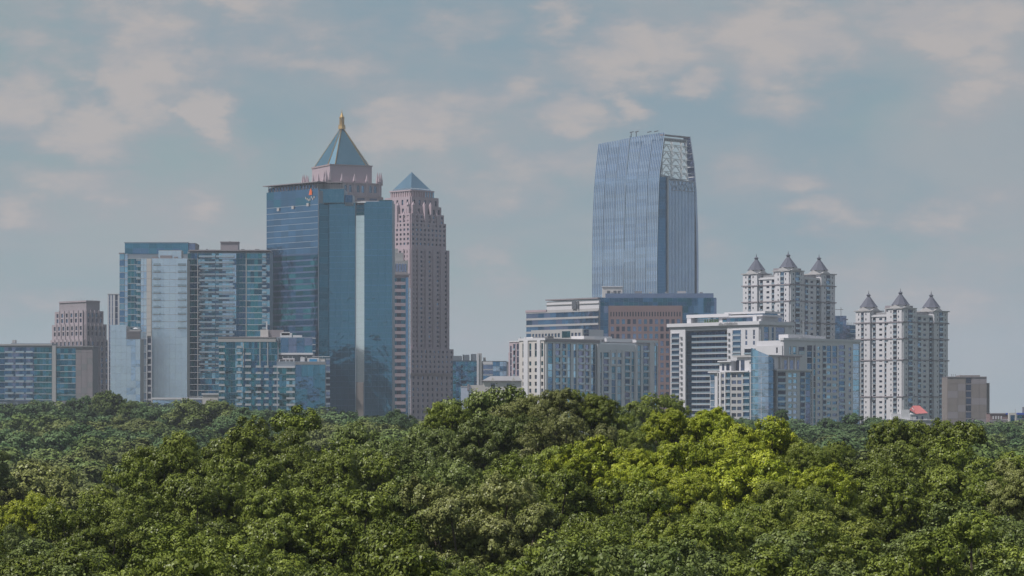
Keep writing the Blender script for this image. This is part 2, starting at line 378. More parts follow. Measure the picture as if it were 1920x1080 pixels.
def deco_brown():
    B = Build('office_tower', 'stepped pinkish brown stone tower rising behind the low glass block at far left', 158, 2100, base=GB)
    f = Fr(B, 158, 2100, 45)
    def tier(pl, pr, q0, q1, off, nl, nr, pitch=10.2):
        L_, R_ = Face(f, 'L', off), Face(f, 'R', off)
        f.box('tower_body', ROSE, off, f.u(pr, off), off, f.v(pl, off), GB, f.z(q0))
        R_.wall(ROSE, 159 + off * .1, pr, q0, q1, R_.cols(161, pr - 1, nr, .42), R_.rows(q0 + 3, pitch, q1, .72, .1), gl=[G_WIN, G_WINB], depth=.7)
        L_.wall(ROSE, pl, 157, q0, q1, L_.cols(pl + 1, 157, nl, .42), L_.rows(q0 + 3, pitch, q1, .72, .1), gl=[G_WIN, G_WINB], depth=.7)
        for fc, a, b, n in ((L_, pl + 1, 157, nl), (R_, 161, pr - 1, nr)):
            for c0, c1 in fc.cols(a, b, n, 1.0): fc.box('pilaster', ROSE, c0 - .35, c0 + .35, f.z(q1), f.z(q0) + .6, .7, 1.25)
    f.box('penthouse', TAUPE, 7, f.u(187, 7), 7, f.v(111, 7), f.z(585), f.z(562)); f.box('penthouse', ROSE, 6.4, f.u(187, 6.4) + .5, 6.4, f.v(111, 6.4) + .5, f.z(565), f.z(563))
    tier(104, 193, 582, 607, 4, 6, 4); tier(99, 199, 607, 636, 1.5, 7, 5); tier(96, 204, 636, 748, 0, 8, 5)
    for (x, y) in ((8, 10), (9, 16), (14, 9), (18, 10), (11, 24)): f.beam('rooftop_mast', STEEL, (x, y, f.z(562)), (x, y, f.z(557)), .12)
    B.flush()
deco_brown()

def thin_white():
    B = Build('slender_tower', 'slender white ribbed tower peeking out left of the tall glass twin', 202, 2000, base=GB)
    f = Fr(B, 202, 2000, 0); R0 = Face(f, 'R')
    f.box('tower_body', LGREY, 0, f.u(224), 0, 18, GB, f.z(553))
    strips(R0, WHITE, 202, 224, 552, 752, 11.4, [(204.5, 207, 'g', G_SLATE), (210, 212, 'g', G_SLATE), (216, 221, 'g', [G_WIN, G_DARK])])
    R0.box('parapet', WHITE, 0, f.u(224), f.z(552), f.z(550.5), -17, .8)
    B.flush()
thin_white()

def twin_glass():
    B = Build('glass_tower', 'tall teal glass tower behind the pale reflective slab, flat blue glass crown', 225, 1880, base=GB)
    f = Fr(B, 224, 1880, 0); R0 = Face(f, 'R')
    f.box('tower_body', SLABD, f.u(234), f.u(353), 0, 24, GB, f.z(456)); f.box('tower_body', SLABD, 0, f.u(234), 1, 22, GB, f.z(475))
    f.box('side_wing', GREY, f.u(353.3), f.u(366), 2.5, 24, GB, f.z(455))
    S1 = Face(f, 'R', 1); S1.curtain(224, 233.6, 475, 11.7, 752, 1, [G_CYAN, G_BLUE], SLAB, .4, .25)
    R0.curtain(234, 353, 455, 10.5, 476, 8, [G_TEAL, G_BLUE, G_TEAL], None, gap=.03)
    R0.curtain(234, 239.5, 476, 11.7, 640, 1, [G_SKY, G_CYAN], SLAB, .4, .35)
    R0.curtain(239.5, 264, 484, 11.7, 640, 4, [G_DTEAL, G_NAVY, G_DTEAL, G_TEAL], SLAB, .4, .45, mul=SLABD, mw=.2)
    R0.balconies([(256, 264)], 488, 11.7, 618, 1.8)
    S2 = Face(f, 'R', 2.5); S2.curtain(353.5, 366, 456, 8, 752, 2, [G_SLATE, G_BLUE], None, gap=.03)
    R0.box('roof_edge', SLABD, f.u(233), f.u(353), f.z(456), f.z(454), -23.5, .5); R0.box('roof_edge', TAUPE, f.u(223), f.u(233), f.z(476), f.z(474), -18, .9)
    B.flush()
    B = Build('glass_tower', 'pale mirror glass slab tower with a cream vertical stripe and short balconies', 264, 1780, base=GB)
    f = Fr(B, 264, 1780, 0); R0 = Face(f, 'R')
    f.box('tower_body', LGREY, f.u(264.5), f.u(350.5), 0, 16, GB, f.z(487)); f.box('penthouse', LGREY, f.u(297), f.u(340), 2, 11, f.z(487), f.z(469))
    P = Face(f, 'R', 2); P.curtain(297, 340, 470, 8, 484, 5, [G_PALE], None, gap=.04)
    R0.curtain(264, 275, 484, 12.6, 775, 2, [G_PALE, G_SKY], SLAB, .25, .2)
    R0.box('stair_pier', CREAM, f.u(275.3), f.u(284.2), f.z(630), f.z(485), .05, .9)
    for k in range(1, 12): R0.box('joint', LGREY, f.u(275.3), f.u(284.2), f.z(484 + 12.6 * k) - .1, f.z(484 + 12.6 * k) + .1, .9, .95)
    R0.box('pier', WHITE, f.u(275), f.u(276.3), GB, f.z(630), .05, .9); R0.box('pier', WHITE, f.u(283.5), f.u(284.6), GB, f.z(630), .05, .9)
    for k in range(11):
        R0.box('window', R.choice([G_WIN, G_SLATE, G_WINB]), f.u(276.4), f.u(283.3), f.z(643.5 + 13 * k), f.z(634 + 13 * k), .05, .3)
        R0.box('spandrel', SLAB, f.u(276.4), f.u(283.3), f.z(647 + 13 * k) + .05, f.z(643.5 + 13 * k), .05, .6)
    R0.curtain(284.8, 351, 484, 13.2, 620, 6, [G_PALE], SLAB, .18, .1, gap=.03)
    R0.curtain(284.8, 351, 620, 13.2, 755, 6, [G_PALE], None, gap=.03)
    R0.balconies([(288, 301), (334, 349)], 497, 13.2, 616, 1.6, GREY)
    for (a, b, h) in ((285, 296, 481), (300, 322, 479), (326, 333, 481)): R0.box('parapet', TAUPE, f.u(a), f.u(b), f.z(486), f.z(h), -8, -.3)
    B.flush()
    B = Build('glass_block', 'lower pale blue glass block with a grey roof terrace left of the mirror slab', 207, 1720, base=GB)
    f = Fr(B, 207, 1720, 0); R0 = Face(f, 'R')
    f.box('tower_body', LGREY, 0, f.u(237), 0, 18, GB, f.z(611)); f.box('tower_body', LGREY, f.u(237), f.u(263), 0, 16, GB, f.z(636))
    R0.curtain(207, 237, 609, 13, 765, 3, [G_PALE], None, gap=.03); R0.curtain(237, 263, 636, 13, 765, 3, [G_PALE, G_SKY], None, gap=.03)
    f.box('terrace_screen', GREY, f.u(237.3), f.u(263), 0, 1.2, f.z(636), f.z(620)); f.box('terrace_screen', LGREY, f.u(237.3), f.u(263), 1.3, 8, f.z(620.5), f.z(618))
    for k in range(6): R0.box('louvre', TAUPE, f.u(238), f.u(262.5), f.z(634.5 - 2.4 * k), f.z(633.5 - 2.4 * k), .02, .25)
    B.flush()
    U = Build('parasol', 'tiny open white parasol on the grey roof terrace of the pale blue block', 254, 1722, cat='parasol', base=Fr(B, 207, 1720, 0).z(618))
    g = Fr(U, 254, 1723, 0); g.cone('canopy', WHITE, 0, 0, g.z(616.5), g.z(614), 1.9, .05, 8, 22.5); g.cone('pole', STEEL, 0, 0, g.z(618.3), g.z(616.3), .06, .05, 6)
    # base podium in front of the balcony condominium
    B = Build('podium', 'long low grey podium with a cream roof box just above the trees', 288, 1690, base=GB)
    f = Fr(B, 284, 1690, 0); R0 = Face(f, 'R')
    f.box('podium_body', LGREY, 0, f.u(410), 0, 14, GB, f.z(748)); R0.box('cornice', WHITE, 0, f.u(380), f.z(749), f.z(745.5), -.2, .8); R0.curtain(286, 378, 750, 6, 768, 12, [G_SLATE, G_SKY], None)
    f.box('roof_box', CREAM, f.u(380), f.u(409), -1, 8, f.z(762), f.z(740)); f.box('roof_cap', WHITE, f.u(378.5), f.u(410.5), -1.5, 8.5, f.z(740), f.z(737.5))
    B.flush()
twin_glass()

def condo_balcony():
    B = Build('condominium_tower', 'broad blue green condominium with full width balcony bands and a brown roof box', 366, 1830, base=GB)
    f = Fr(B, 351.5, 1830, 0); R0 = Face(f, 'R'); pit = 11.2
    f.box('tower_body', SLABD, 0, f.u(506), 0, 24, GB, f.z(472)); R0.box('roof_edge', TAUPE, f.u(354), f.u(506), f.z(471), f.z(468.8), -22, 2.2)
    R0.curtain(352, 371, 474, pit, 756, 3, [G_DTEAL, G_NAVY, G_DBLUE], SLAB, .3, .3)
    R0.curtain(371, 384, 474, pit, 756, 2, [G_CYAN, G_DBLUE, G_TEAL], SLAB, .4, .6)
    R0.curtain(384, 417, 474, pit, 756, 5, [G_DBLUE, G_NAVY, G_TEAL, G_CYAN], SLAB, .35, .3)
    R0.curtain(417, 443, 474, pit, 756, 4, [G_SKY, G_CYAN, G_SKY, G_DBLUE], SLAB, .35, .3)
    R0.curtain(443, 461, 474, pit, 756, 3, [G_NAVY, G_DBLUE], SLAB, .25, .1)
    R0.curtain(462.5, 491, 474, pit, 640, 4, [G_DTEAL, G_DTEAL, G_TEAL, G_NAVY], WHITE, .35, .5)
    R0.curtain(491, 506, 474, pit, 640, 2, [G_CYAN, G_DBLUE], SLAB, .35, .3)
    R0.box('pier', LGREY, f.u(370.3), f.u(371.6), GB, f.z(472), .05, .8); R0.box('pier', LGREY, f.u(461), f.u(462.5), GB, f.z(472), .05, .9)
    R0.balconies([(374, 404), (405, 440), (492, 500)], 482, pit, 700, 1.7, TAUPE, RAILG, .3, 1.0)
    for k, (a, b) in enumerate(((372, 378), (386, 389), (396, 404), (452, 458), (466, 469), (478, 486))): f.box('rooftop_unit', GREY if k % 2 else LGREY, f.u(a, 5), f.u(b, 5), 5, 8, f.z(469), f.z(467 - k % 2))
    for p in (380, 392, 462): f.beam('rooftop_mast', STEEL, (f.u(p), 6, f.z(469)), (f.u(p), 6, f.z(463)), .1)
    f.box('roof_box', TAUPE, f.u(412), f.u(445), 5, 14, f.z(469), f.z(452.5)); f.box('roof_cap', GREY, f.u(427), f.u(431), 7, 9, f.z(452.5), f.z(451)); f.box('roof_cap', TAUPE, f.u(411), f.u(446), 4.5, 14.5, f.z(453.5), f.z(452))
    B.flush()
condo_balcony()

def teal_apartments():
    B = Build('apartment_block', 'teal glass apartment block dotted with small pale balconies below the big blue tower', 410, 1650, base=GB)
    f = Fr(B, 410, 1650, 0); R0 = Face(f, 'R'); pit = 11.9
    f.box('tower_body', SLABD, 0, f.u(522), 0, 18, GB, f.z(633)); f.box('tower_body', SLABD, f.u(518), f.u(586), 4, 18, GB, f.z(632))
    f.box('tower_body', SLABD, f.u(520), f.u(611), -5, 4, GB, f.z(678))
    R0.box('fascia', LGREY, -.3, f.u(517), f.z(641), f.z(633.5), .02, .9); R0.box('roof_edge', TAUPE, -.3, f.u(517), f.z(633.5), f.z(632), -17, 1.1)
    R0.curtain(410, 424, 641, pit, 770, 3, [G_TEAL, G_DTEAL], SLABD, .2, .1); R0.curtain(424, 441, 641, pit, 770, 4, [G_NAVY, G_DTEAL, G_NAVY], SLABD, .2, .1)
    R0.curtain(441, 456, 641, pit, 770, 3, [G_DTEAL, G_CYAN, G_TEAL], SLABD, .2, .1); R0.curtain(456, 520, 641, pit, 770, 12, [G_DTEAL, G_NAVY, G_TEAL, G_DBLUE], SLABD, .2, .1)
    R0.balconies([(411, 422), (444, 454)], 651, pit, 770, 1.6, WHITE, BALU, .3, .8)
    R0.balconies([(460, 471)], 664, pit, 770, 1.6, WHITE, BALU, .3, .8)
    R0.balconies([(480, 490), (496, 504), (512, 522)], 688, pit, 770, 1.6, WHITE, BALU, .3, .8)
    for p in (456.5, 487.5, 502): R0.box('pier', LGREY, f.u(p) - .25, f.u(p) + .25, f.z(690), f.z(641), .12, .7)
    U = Face(f, 'R', 4); U.curtain(526, 586, 633, 14.5, 662, 4, [G_SLATE, G_BLUE, G_TEAL], None, gap=.05); U.curtain(517, 526, 641, pit, 665, 2, [G_DTEAL], SLAB, .3, .3)
    U.box('roof_edge', WHITE, f.u(519, 4), f.u(587, 4), f.z(665), f.z(661.5), -4, 3.2); U.curtain(586, 592, 633, pit, 662, 1, [G_DBLUE], SLAB)
    f.box('penthouse', CREAM, f.u(488, 5), f.u(503, 5), 5, 12, f.z(634), f.z(617.5)); f.box('penthouse', TAUPE, f.u(503, 6), f.u(531, 6), 6, 12, f.z(634), f.z(618))
    for (a, b, q0, q1) in ((525, 547, 629, 624), (528, 543, 625, 622), (549, 566, 631, 628)): f.box('rooftop_plant', WHITE, f.u(a, 5), f.u(b, 5), 5.1, 9, f.z(q0 + 3), f.z(q1))
    f.beam('rooftop_mast', WHITE, (f.u(500, 6), 6, f.z(617)), (f.u(500, 6), 6, f.z(602)), .35)
    W = Face(f, 'R', -5); W.curtain(521, 537, 690, pit, 770, 2, [G_DTEAL, G_TEAL], SLABD, .2, .1); W.curtain(537, 554, 690, pit, 770, 3, [G_DTEAL, G_CYAN], SLABD, .2, .1)
    W.balconies([(537, 553)], 700, pit, 770, 1.5, WHITE, BALU, .3, .8); W.balconies([(520, 524)], 700, pit, 770, 1.5, WHITE, BALU, .3, .8)
    W.curtain(554, 610, 684, pit * 1.9, 775, 5, [G_TEAL, G_TEAL, G_BLUE], None, gap=.04)
    W.box('roof_edge', GREY, f.u(554, -5), f.u(611, -5), f.z(684), f.z(679), -8, .3); W.box('roof_edge', WHITE, f.u(520, -5), f.u(553, -5), f.z(690), f.z(687), -6, .8)
    for (a, b, q) in ((530, 552, 672), (563, 571, 670), (576, 582, 672), (583, 600, 671), (600, 609, 672)): f.box('roof_shed', WHITE if b < 600 else CREAM, f.u(a, -4), f.u(b, -4), -3.5, 0, f.z(680), f.z(q))
    W.box('screen_panel', SIGNB, f.u(580, -5), f.u(594, -5), f.z(679.5), f.z(673.5), -.9, -.7); W.box('screen_frame', WHITE, f.u(576, -5), f.u(598, -5), f.z(681), f.z(671.5), -1.2, -.95)
    for p in (524, 536, 543, 551): f.beam('roof_post', WHITE, (f.u(p, -4), -4.2, f.z(688)), (f.u(p, -4), -4.2, f.z(675)), .3)
    for p in (530, 540, 548, 566, 574, 588, 604): f.beam('rooftop_mast', STEEL, (f.u(p, -4), -3, f.z(672)), (f.u(p, -4), -3, f.z(668)), .15)
    f.box('pergola', TAUPE, f.u(519, -4), f.u(553, -4), -4.4, -1, f.z(675.5), f.z(674)); f.box('pergola', WHITE, f.u(586), f.u(619), -3.9, -3, f.z(669.5), f.z(668.5))
    W.curtain(611, 619, 672, pit, 775, 1, [G_DARK, G_SLATE], SLABD, 1.0, .3)
    B.flush()
teal_apartments()

def big_blue():
    B = Build('office_tower', 'big dark blue glass office tower split by a tall narrow slot with flat overhanging roof', 598, 1850, base=GB)
    f = Fr(B, 597, 1850, 45); L_, R_ = Face(f, 'L'), Face(f, 'R'); y1 = f.v(500)
    f.box('tower_body', SLABD, 0, f.u(616), 0, y1, GB, f.z(357))
    L_.curtain(500, 596.5, 353, 15, 383, 7, [G_TEAL, G_BLUE], None, gap=.03)
    L_.curtain(500, 596.5, 383, 11.4, 474, 7, [G_BLUE], SLAB, .18, .1, gap=.03)  # lighter than the floors below: reflected sky variation put into the glass colour
    L_.curtain(500, 596.5, 474, 11.2, 790, 7, [G_DTEAL, G_NAVY, G_DBLUE], G_SLATE, 1.0, .12, gap=.03)
    R_.curtain(598, 616, 381, 11.2, 790, 1, [G_NAVY], None, gap=.04)
    # glazed roof storey and thin projecting roof
    f.box('roof_storey', GREY, 1.5, 12, 1.5, y1 - 1.5, f.z(357), f.z(344))
    for k in range(17): L_.box('roof_column', TAUPE, 1 + k * 3, 1.35 + k * 3, f.z(353), f.z(341.5), -.6, -.2)
    L2 = Face(f, 'L', 1.5); L2.curtain(503, 592, 345, 8, 353, 14, [G_SLATE, G_DBLUE], None)
    f.box('roof_slab', TAUPE, -1.6, 14, -1.0, y1 + 2.2, f.z(341.5), f.z(340))
    g = Fr(B, 597, 1852, -3); RG = Face(g, 'R')
    g.box('tower_body', SLABD, g.u(599), g.u(645), 1, 20, g.z(380), g.z(355)); RG2 = Face(g, 'R', 1)
    RG2.curtain(598.5, 645, 354, 13, 380, 5, [G_TEAL], None, gap=.03)
    g.box('roof_storey', GREY, g.u(597), g.u(641), 3, 16, g.z(355), g.z(344)); g.box('roof_slab', TAUPE, g.u(594), g.u(641), 2, 18, g.z(342), g.z(340.4))
    for k in range(10): g.box('roof_column', TAUPE, 1 + k * 1.6, 1.3 + k * 1.6, 2.2, 2.6, g.z(355), g.z(342))
    g.box('roof_block', SLABD, g.u(645), g.u(661), 4, 14, g.z(385), g.z(365.5)); Face(g, 'R', 4).curtain(645, 661, 365, 7, 379, 2, [G_DBLUE, G_NAVY], None)
    # the two wings with the slot between them
    g.box('wing_body', SLABD, g.u(616), g.u(665.5), 6, 26, GB, g.z(380)); W = Face(g, 'R', 6)
    W.curtain(616, 665.8, 379, 11.2, 792, 4, [G_TEAL], G_BLUE, .35, .06, gap=.04)
    g.box('wing_body', SLABD, g.u(683.5, 6), g.u(735, 6), 6, 26, GB, g.z(378)); W.curtain(683, 735.5, 377, 11.2, 792, 4, [G_TEAL], G_BLUE, .35, .06, gap=.04)
    g.box('roof_block', SLABD, g.u(711, 6), g.u(735, 6), 6.4, 20, g.z(378), g.z(374)); Face(g, 'R', 6.3).box('glass_pane', G_DTEAL, g.u(711, 6), g.u(735, 6), g.z(379), g.z(374), .05, .15)
    # pale mirror strip set back in the slot, beige building reflection painted on panels at its foot
    Z = Face(g, 'R', 6.8); g.box('slot_back', SLABD, g.u(665.5, 6.8), g.u(683.5, 6.8), 6.8, 24, GB, g.z(402))
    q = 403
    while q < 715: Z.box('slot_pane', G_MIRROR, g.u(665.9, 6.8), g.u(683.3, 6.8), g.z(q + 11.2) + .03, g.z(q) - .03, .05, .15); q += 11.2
    while q < 800: Z.box('reflection_panel', CREAM if int(q) % 2 else TANB, g.u(665.9, 6.8), g.u(683.3 - (int(q) % 3), 6.8), g.z(q + 6) + .03, g.z(q) - .03, .05, .3 + .2 * (int(q) % 2)); q += 6
    g.box('bridge', SLABD, g.u(665.5, 6), g.u(683.5, 6), 8, 24, g.z(403), g.z(382)); Face(g, 'R', 8).curtain(665.6, 683.4, 382, 7, 403, 1, [G_NAVY, G_DTEAL], SLAB, .2)
    g.box('roof_deck', WHITE, g.u(660, 6), g.u(686, 6), 5.6, 20, g.z(379.5), g.z(377)); g.box('roof_deck', LGREY, g.u(676, 6), g.u(710, 6), 7, 20, g.z(378), g.z(375.5))
    # sign, emblem and the three floodlit squares below the crown
    s = Face(f, 'L', -.1); a = s.a(583)
    # emblem: an orange flame-like drop over small pale letters
    vs = []; 
    for d in (.1, .5):
        for (da, dz) in ((-1.5, 0), (1.3, 0), (1.4, 1.8), (.2, 4.2), (-1.0, 2.0)):
            vs.append(f.W(-d - .1, a - da, f.z(364.5) + dz))
    B.raw('emblem', vs, [(0, 1, 2, 3, 4), (9, 8, 7, 6, 5)] + [(k, (k + 1) % 5, 5 + (k + 1) % 5, 5 + k) for k in range(5)], ORANGE)
    for k, dz in enumerate((0, -.8, -1.4, -1.2, .2, -.9, .1)):
        s.box('sign_letter', LGREY, a + 4.2 - k * 1.35, a + 5.0 - k * 1.35, f.z(371.5) + dz, f.z(367.5) + dz, .2, .4)
    for p, q in ((522.5, 387), (550, 385), (578, 382)): s.box('wall_lamp_box', LGREY, s.a(p + 2), s.a(p - 2), f.z(q + 3.2), f.z(q - 2.6), .1, .7)
    B.flush()
big_blue()

def gold_pyramid():
    D = 2250
    B = Build('office_tower', 'tallest pink stone tower with a steep teal pyramid roof and golden lantern spire', 640, D, base=GB)
    f = Fr(B, 641, D, 27); m = D / F
    def sq(name, mat, s, q0, q1, join=False): h = s / 2 * m; f.box(name, mat, -h, h, -h, h, f.z(q0), f.z(q1)); return h
    h = sq('drum', PINKL, 85, 346, 313); sq('cornice', PINK, 87, 315, 312.3)
    H = 111 / 2 * m
    f.box('tower_body', PINKL, -H, H, -H, H, GB, f.z(348)); H2 = 117 / 2 * m
    f.box('tower_body', PINK, -H2, H2, -H2, H2, GB, f.z(372))
    for side in 'LR':
        F1 = Face(f, side, -H); n = 8; a = -H + 2; w = (2 * H - 4) / 4
        cols = []
        for k in range(4): cols += [(a + w * k + w * .2, a + w * k + w * .42), (a + w * k + w * .58, a + w * k + w * .80)]
        F1.fr = f
        x = -H; z0, z1, r0, r1 = f.z(372), f.z(347), f.z(364.5), f.z(351.5)
        for c0, c1 in cols:
            F1.box('wall', PINKL, x, c0, z0, z1, .05, .9, join=True); F1.box('wall', PINKL, c0, c1, z0, r0, .05, .9, join=True); F1.box('wall', PINKL, c0, c1, r1, z1, .05, .9, join=True)
            F1.box('arched_window', G_WINB, c0, c1, r0, r1, .05, .3); F1.box('wall', PINKL, c0, c0 + .35, r1 - .5, r1, .3, .9, join=True); F1.box('wall', PINKL, c1 - .35, c1, r1 - .5, r1, .3, .9, join=True); x = c1
        F1.box('wall', PINKL, x, H, z0, z1, .05, .9, join=True)
        F2 = Face(f, side, -H2)
        for k in range(4): F2.box('lunette_window', G_WIN, -H + 2 + w * k + w * .2, -H + 2 + w * k + w * .8, f.z(379), f.z(375), .02, .2)
        F1.box('cornice', PINK, -H - .6, H + .6, f.z(349), f.z(346.6), .9, 1.5)
        for k in range(5):
            c = -H + 2 + w * k
            if side == 'R': f.box('pilaster', PINKL, c - .5, c + .5, -H - 1.6, -H - .9, f.z(372), f.z(344)); f.cone('pinnacle', PINKL, c, -H - 1.2, f.z(344), f.z(329), 1.5, .05)
            else: f.box('pilaster', PINKL, -H - 1.6, -H - .9, c - .5, c + .5, f.z(372), f.z(344)); f.cone('pinnacle', PINKL, -H - 1.2, c, f.z(344), f.z(329), 1.5, .05)
    for (x, y) in ((-H, -H), (H, -H), (-H, H), (H, H)):
        for dx, dy in ((0, 0), (3.0 * (1 if x < 0 else -1), 0), (0, 3.0 * (1 if y < 0 else -1))):
            f.box('pinnacle_base', PINKL, x + dx - 1, x + dx + 1, y + dy - 1, y + dy + 1, f.z(350), f.z(342)); f.cone('pinnacle', PINKL, x + dx, y + dy, f.z(342), f.z(325), 1.5, .05)
    # chamfered pyramid roof with gilded hips
    c = 4.2; q = h - .4; zb, zt = f.z(312.3), f.z(241)
    ring = [(-q + c, -q), (q - c, -q), (q, -q + c), (q, q - c), (q - c, q), (-q + c, q), (-q, q - c), (-q, -q + c)]
    r2 = .055
    vs = [f.W(x, y, zb) for x, y in ring] + [f.W(x * r2, y * r2, zt) for x, y in ring]
    B.raw('pyramid_roof', vs, [(k, (k + 1) % 8, 8 + (k + 1) % 8, 8 + k) for k in range(8)] + [tuple(range(8, 16))], COPPER)
    for (x, y) in ring:
        for k in range(30):
            t = (k + .5) / 30; k2 = 1 - t * (1 - r2); px, py, pz = x * k2, y * k2, zb + (zt - zb) * t
            f.box('gilded_crocket', GOLD, px * 1.012 - .32, px * 1.012 + .32, py * 1.012 - .32, py * 1.012 + .32, pz - .35, pz + .4, quota=240)
    for (z0, z1, r0, r1, nm) in ((242, 236, 2.9, 2.6, 'lantern_base'), (236, 234.5, 2.7, 2.7, 'lantern_base'), (222, 219.5, 2.0, 2.0, 'lantern_cornice'), (219.5, 212, 1.5, .5, 'lantern_dome'), (212, 205, .35, .1, 'finial'), (234.5, 222, .8, .8, 'lantern_core')):
        f.cone(nm, GOLD, 0, 0, f.z(z0), f.z(z1), r0, r1, 8, 22.5)
    for k in range(8):
        a = math.radians(45 * k + 22.5); f.cone('lantern_column', GOLD, 1.6 * math.cos(a), 1.6 * math.sin(a), f.z(234.5), f.z(222), .28, .25, 6)
    B.flush()
gold_pyramid()

def stepped_pink():
    D = 2050
    B = Build('high_rise', 'pink granite high rise with stepped shoulders and a low blue glass pyramid on top', 772, D, base=GB)
    f = Fr(B, 772, D, 45); m = D / F; k2 = math.sqrt(2) / 2
    def tier(hp, q0, q1, win=True, pitch=8.7, rf=.5, cf=.5, mat=PINKL, cn=8, dark=False):
        h = hp * m * k2; f.box('tower_body', mat, -h, h, -h, h, f.z(q1), f.z(q0) - .05)
        if win:
            for side in 'RL':
                fc = Face(f, side, -h); n = cn
                w = 2 * h / n; cols = [(-h + w * (j + .5 - cf / 2), -h + w * (j + .5 + cf / 2)) for j in range(n)]
                x = -h; z1_, z0_ = f.z(q0), f.z(q1); rows = fc.rows(q0 + 1.5, pitch, q1, rf, .2)
                for c0, c1 in cols:
                    fc.box('wall', mat, x, c0, z0_, z1_, .05, .8, join=True); zz = z0_
                    for r0, r1 in sorted(rows):
                        fc.box('wall', mat, c0, c1, zz, r0, .05, .8, join=True); zz = r1
                        if c0 < h * .0 - h * .0 + 99 and not (side == 'L' and c0 > h * .3): fc.box('window', R.choice([G_WIN, G_WINB, G_DARK]), c0, c1, r0, r1, .05, .2)
                    fc.box('wall', mat, c0, c1, zz, z1_, .05, .8, join=True); x = c1
                fc.box('wall', mat, x, h, z0_, z1_, .05, .8, join=True)
        return h
    tier(40, 358, 374, False, mat=PINK); h = tier(49, 372, 392, True, 20, .5, .35, cn=5)
    for j in range(9):
        for side in 'LR': Face(f, side, -40 * m * k2).box('crown_fin', PINKL, -9.6 + j * 2.3, -8.7 + j * 2.3, f.z(372), f.z(361), .02, .5)
    for side in 'LR':
        fc = Face(f, side, -40 * m * k2); hh = 40 * m * k2; fc.box('cornice', PINKL, -hh - .5, hh + .5, f.z(361), f.z(358.5), .02, .8)
    tier(54, 389, 408, True, 19, .7, .4, cn=6); tier(59, 404, 422, True, 9, cn=8); tier(63, 420, 470, cn=9); tier(66.5, 470, 655, cn=9)
    tier(77, 655, 700, True, 9.2, .5, .4, cn=10); tier(77.5, 703, 795, True, 10.5, .55, .35, cn=9, mat=PINKL)
    H = 78 * m * k2
    for side in 'LR': Face(f, side, -H).box('cornice', PINK, -H - 1, H + 1, f.z(704), f.z(700), .05, 1.6); 
    # full height buttresses ending in points
    h = 66.5 * m * k2
    for side in 'LR':
        for t, qt in ((-.98, 384), (-.62, 402), (-.2, 384), (.22, 384), (.62, 402), (.98, 430)):
            fc = Face(f, side, -h); fc.box('buttress', PINKL, t * h - 1.1, t * h + 1.1, f.z(655), f.z(max(qt + 36, 470)), .8, 1.5)
            fc2 = Face(f, side, -54 * m * k2); t2 = max(-.93, min(.93, t * 1.0)); hh = 54 * m * k2
            fc2.box('buttress', PINKL, t2 * hh - .9, t2 * hh + .9, f.z(432), f.z(qt + 4), .6, 3.2 if abs(t) < .9 else 1.8)
            a = t2 * hh; p = (a, -hh - 1.6) if side == 'R' else (-hh - 1.6, a)
            f.cone('finial', PINKL, p[0], p[1], f.z(qt + 4), f.z(qt - 3), 1.3, .05)
    for j in range(26):  # bay edges that give the right flank its toothed outline
        hx = h; f.box('bay_sill', PINKL, hx - .2, hx + 1.2, -h + 1, -h + 4, f.z(478 + j * 6.9), f.z(475 + j * 6.9))
    hp = 37.5 * m * k2
    vs = [f.W(*p) for p in ((-hp, -hp, f.z(358.5)), (hp, -hp, f.z(358.5)), (hp, hp, f.z(358.5)), (-hp, hp, f.z(358.5)), (0, 0, f.z(322.5)))]
    B.raw('pyramid_roof', vs, [(0, 1, 4), (1, 2, 4), (2, 3, 4), (3, 0, 4)], BLUEROOF)
    for j in range(14):
        for side in 'LR': Face(f, side, -hp).box('roof_rib', STEEL, -hp + 1 + j * (2 * hp - 2) / 13 - .1, -hp + 1 + j * (2 * hp - 2) / 13 + .1, f.z(358.5), f.z(355), -.9, -.35)
    f.box('glass_dormer', BLUEROOF, 2, hp + 1.5, -hp - .8, 2, f.z(371), f.z(359))
    B.flush()
stepped_pink()

def banded_tower():
    B = Build('office_tower', 'narrow office tower with dark and pinkish bands squeezed between blue tower and pink high rise', 750, 1980, base=GB)
    f = Fr(B, 722, 1980, 8); R0 = Face(f, 'R')
    f.box('tower_body', PINKL, 0, f.u(767), 0, 22, GB, f.z(513)); f.box('upper_storey', LGREY, 0, f.u(766), 2, 20, f.z(513), f.z(488)); f.box('upper_storey', LGREY, 0, f.u(757), 4, 18, f.z(488), f.z(473)); f.box('upper_storey', LGREY, 0, f.u(748), 5, 17, f.z(473), f.z(465))
    for k in range(5): R0.box('window', G_SLATE, f.u(738 + k * 5.2), f.u(741.6 + k * 5.2), f.z(509), f.z(494), -1.98, -1.8)
    R0.box('cornice', TAUPE, 0, f.u(768), f.z(516), f.z(512.5), -.5, .9)
    y = 521
    while y < 790:
        for k in range(3): R0.box('window', G_DARK if k % 2 else G_NAVY, f.u(735.5 + 8.2 * k) + .05, f.u(743.7 + 8.2 * k) - .05, f.z(y + 7), f.z(y), .05, .15)
        R0.box('spandrel', PINKL, f.u(722), f.u(760.3), f.z(y + 13.2), f.z(y + 7.2), .05, 1.0); y += 13.2
    R0.box('glazed_corner', G_BLUE, f.u(760.6), f.u(765.2), GB, f.z(520), .05, .4); R0.box('corner_mullion', STEEL, f.u(765.3), f.u(766), GB, f.z(520), .05, .7); 
    R0.box('glazed_corner', G_PALE, f.u(766.2), f.u(769.6), GB, f.z(540), -3, -.2)
    for k in range(24): R0.box('corner_fin', STEEL, f.u(765.2), f.u(770.5), f.z(524 + 11 * k), f.z(523 + 11 * k), -.2, 1.1)
    B.flush()
banded_tower()

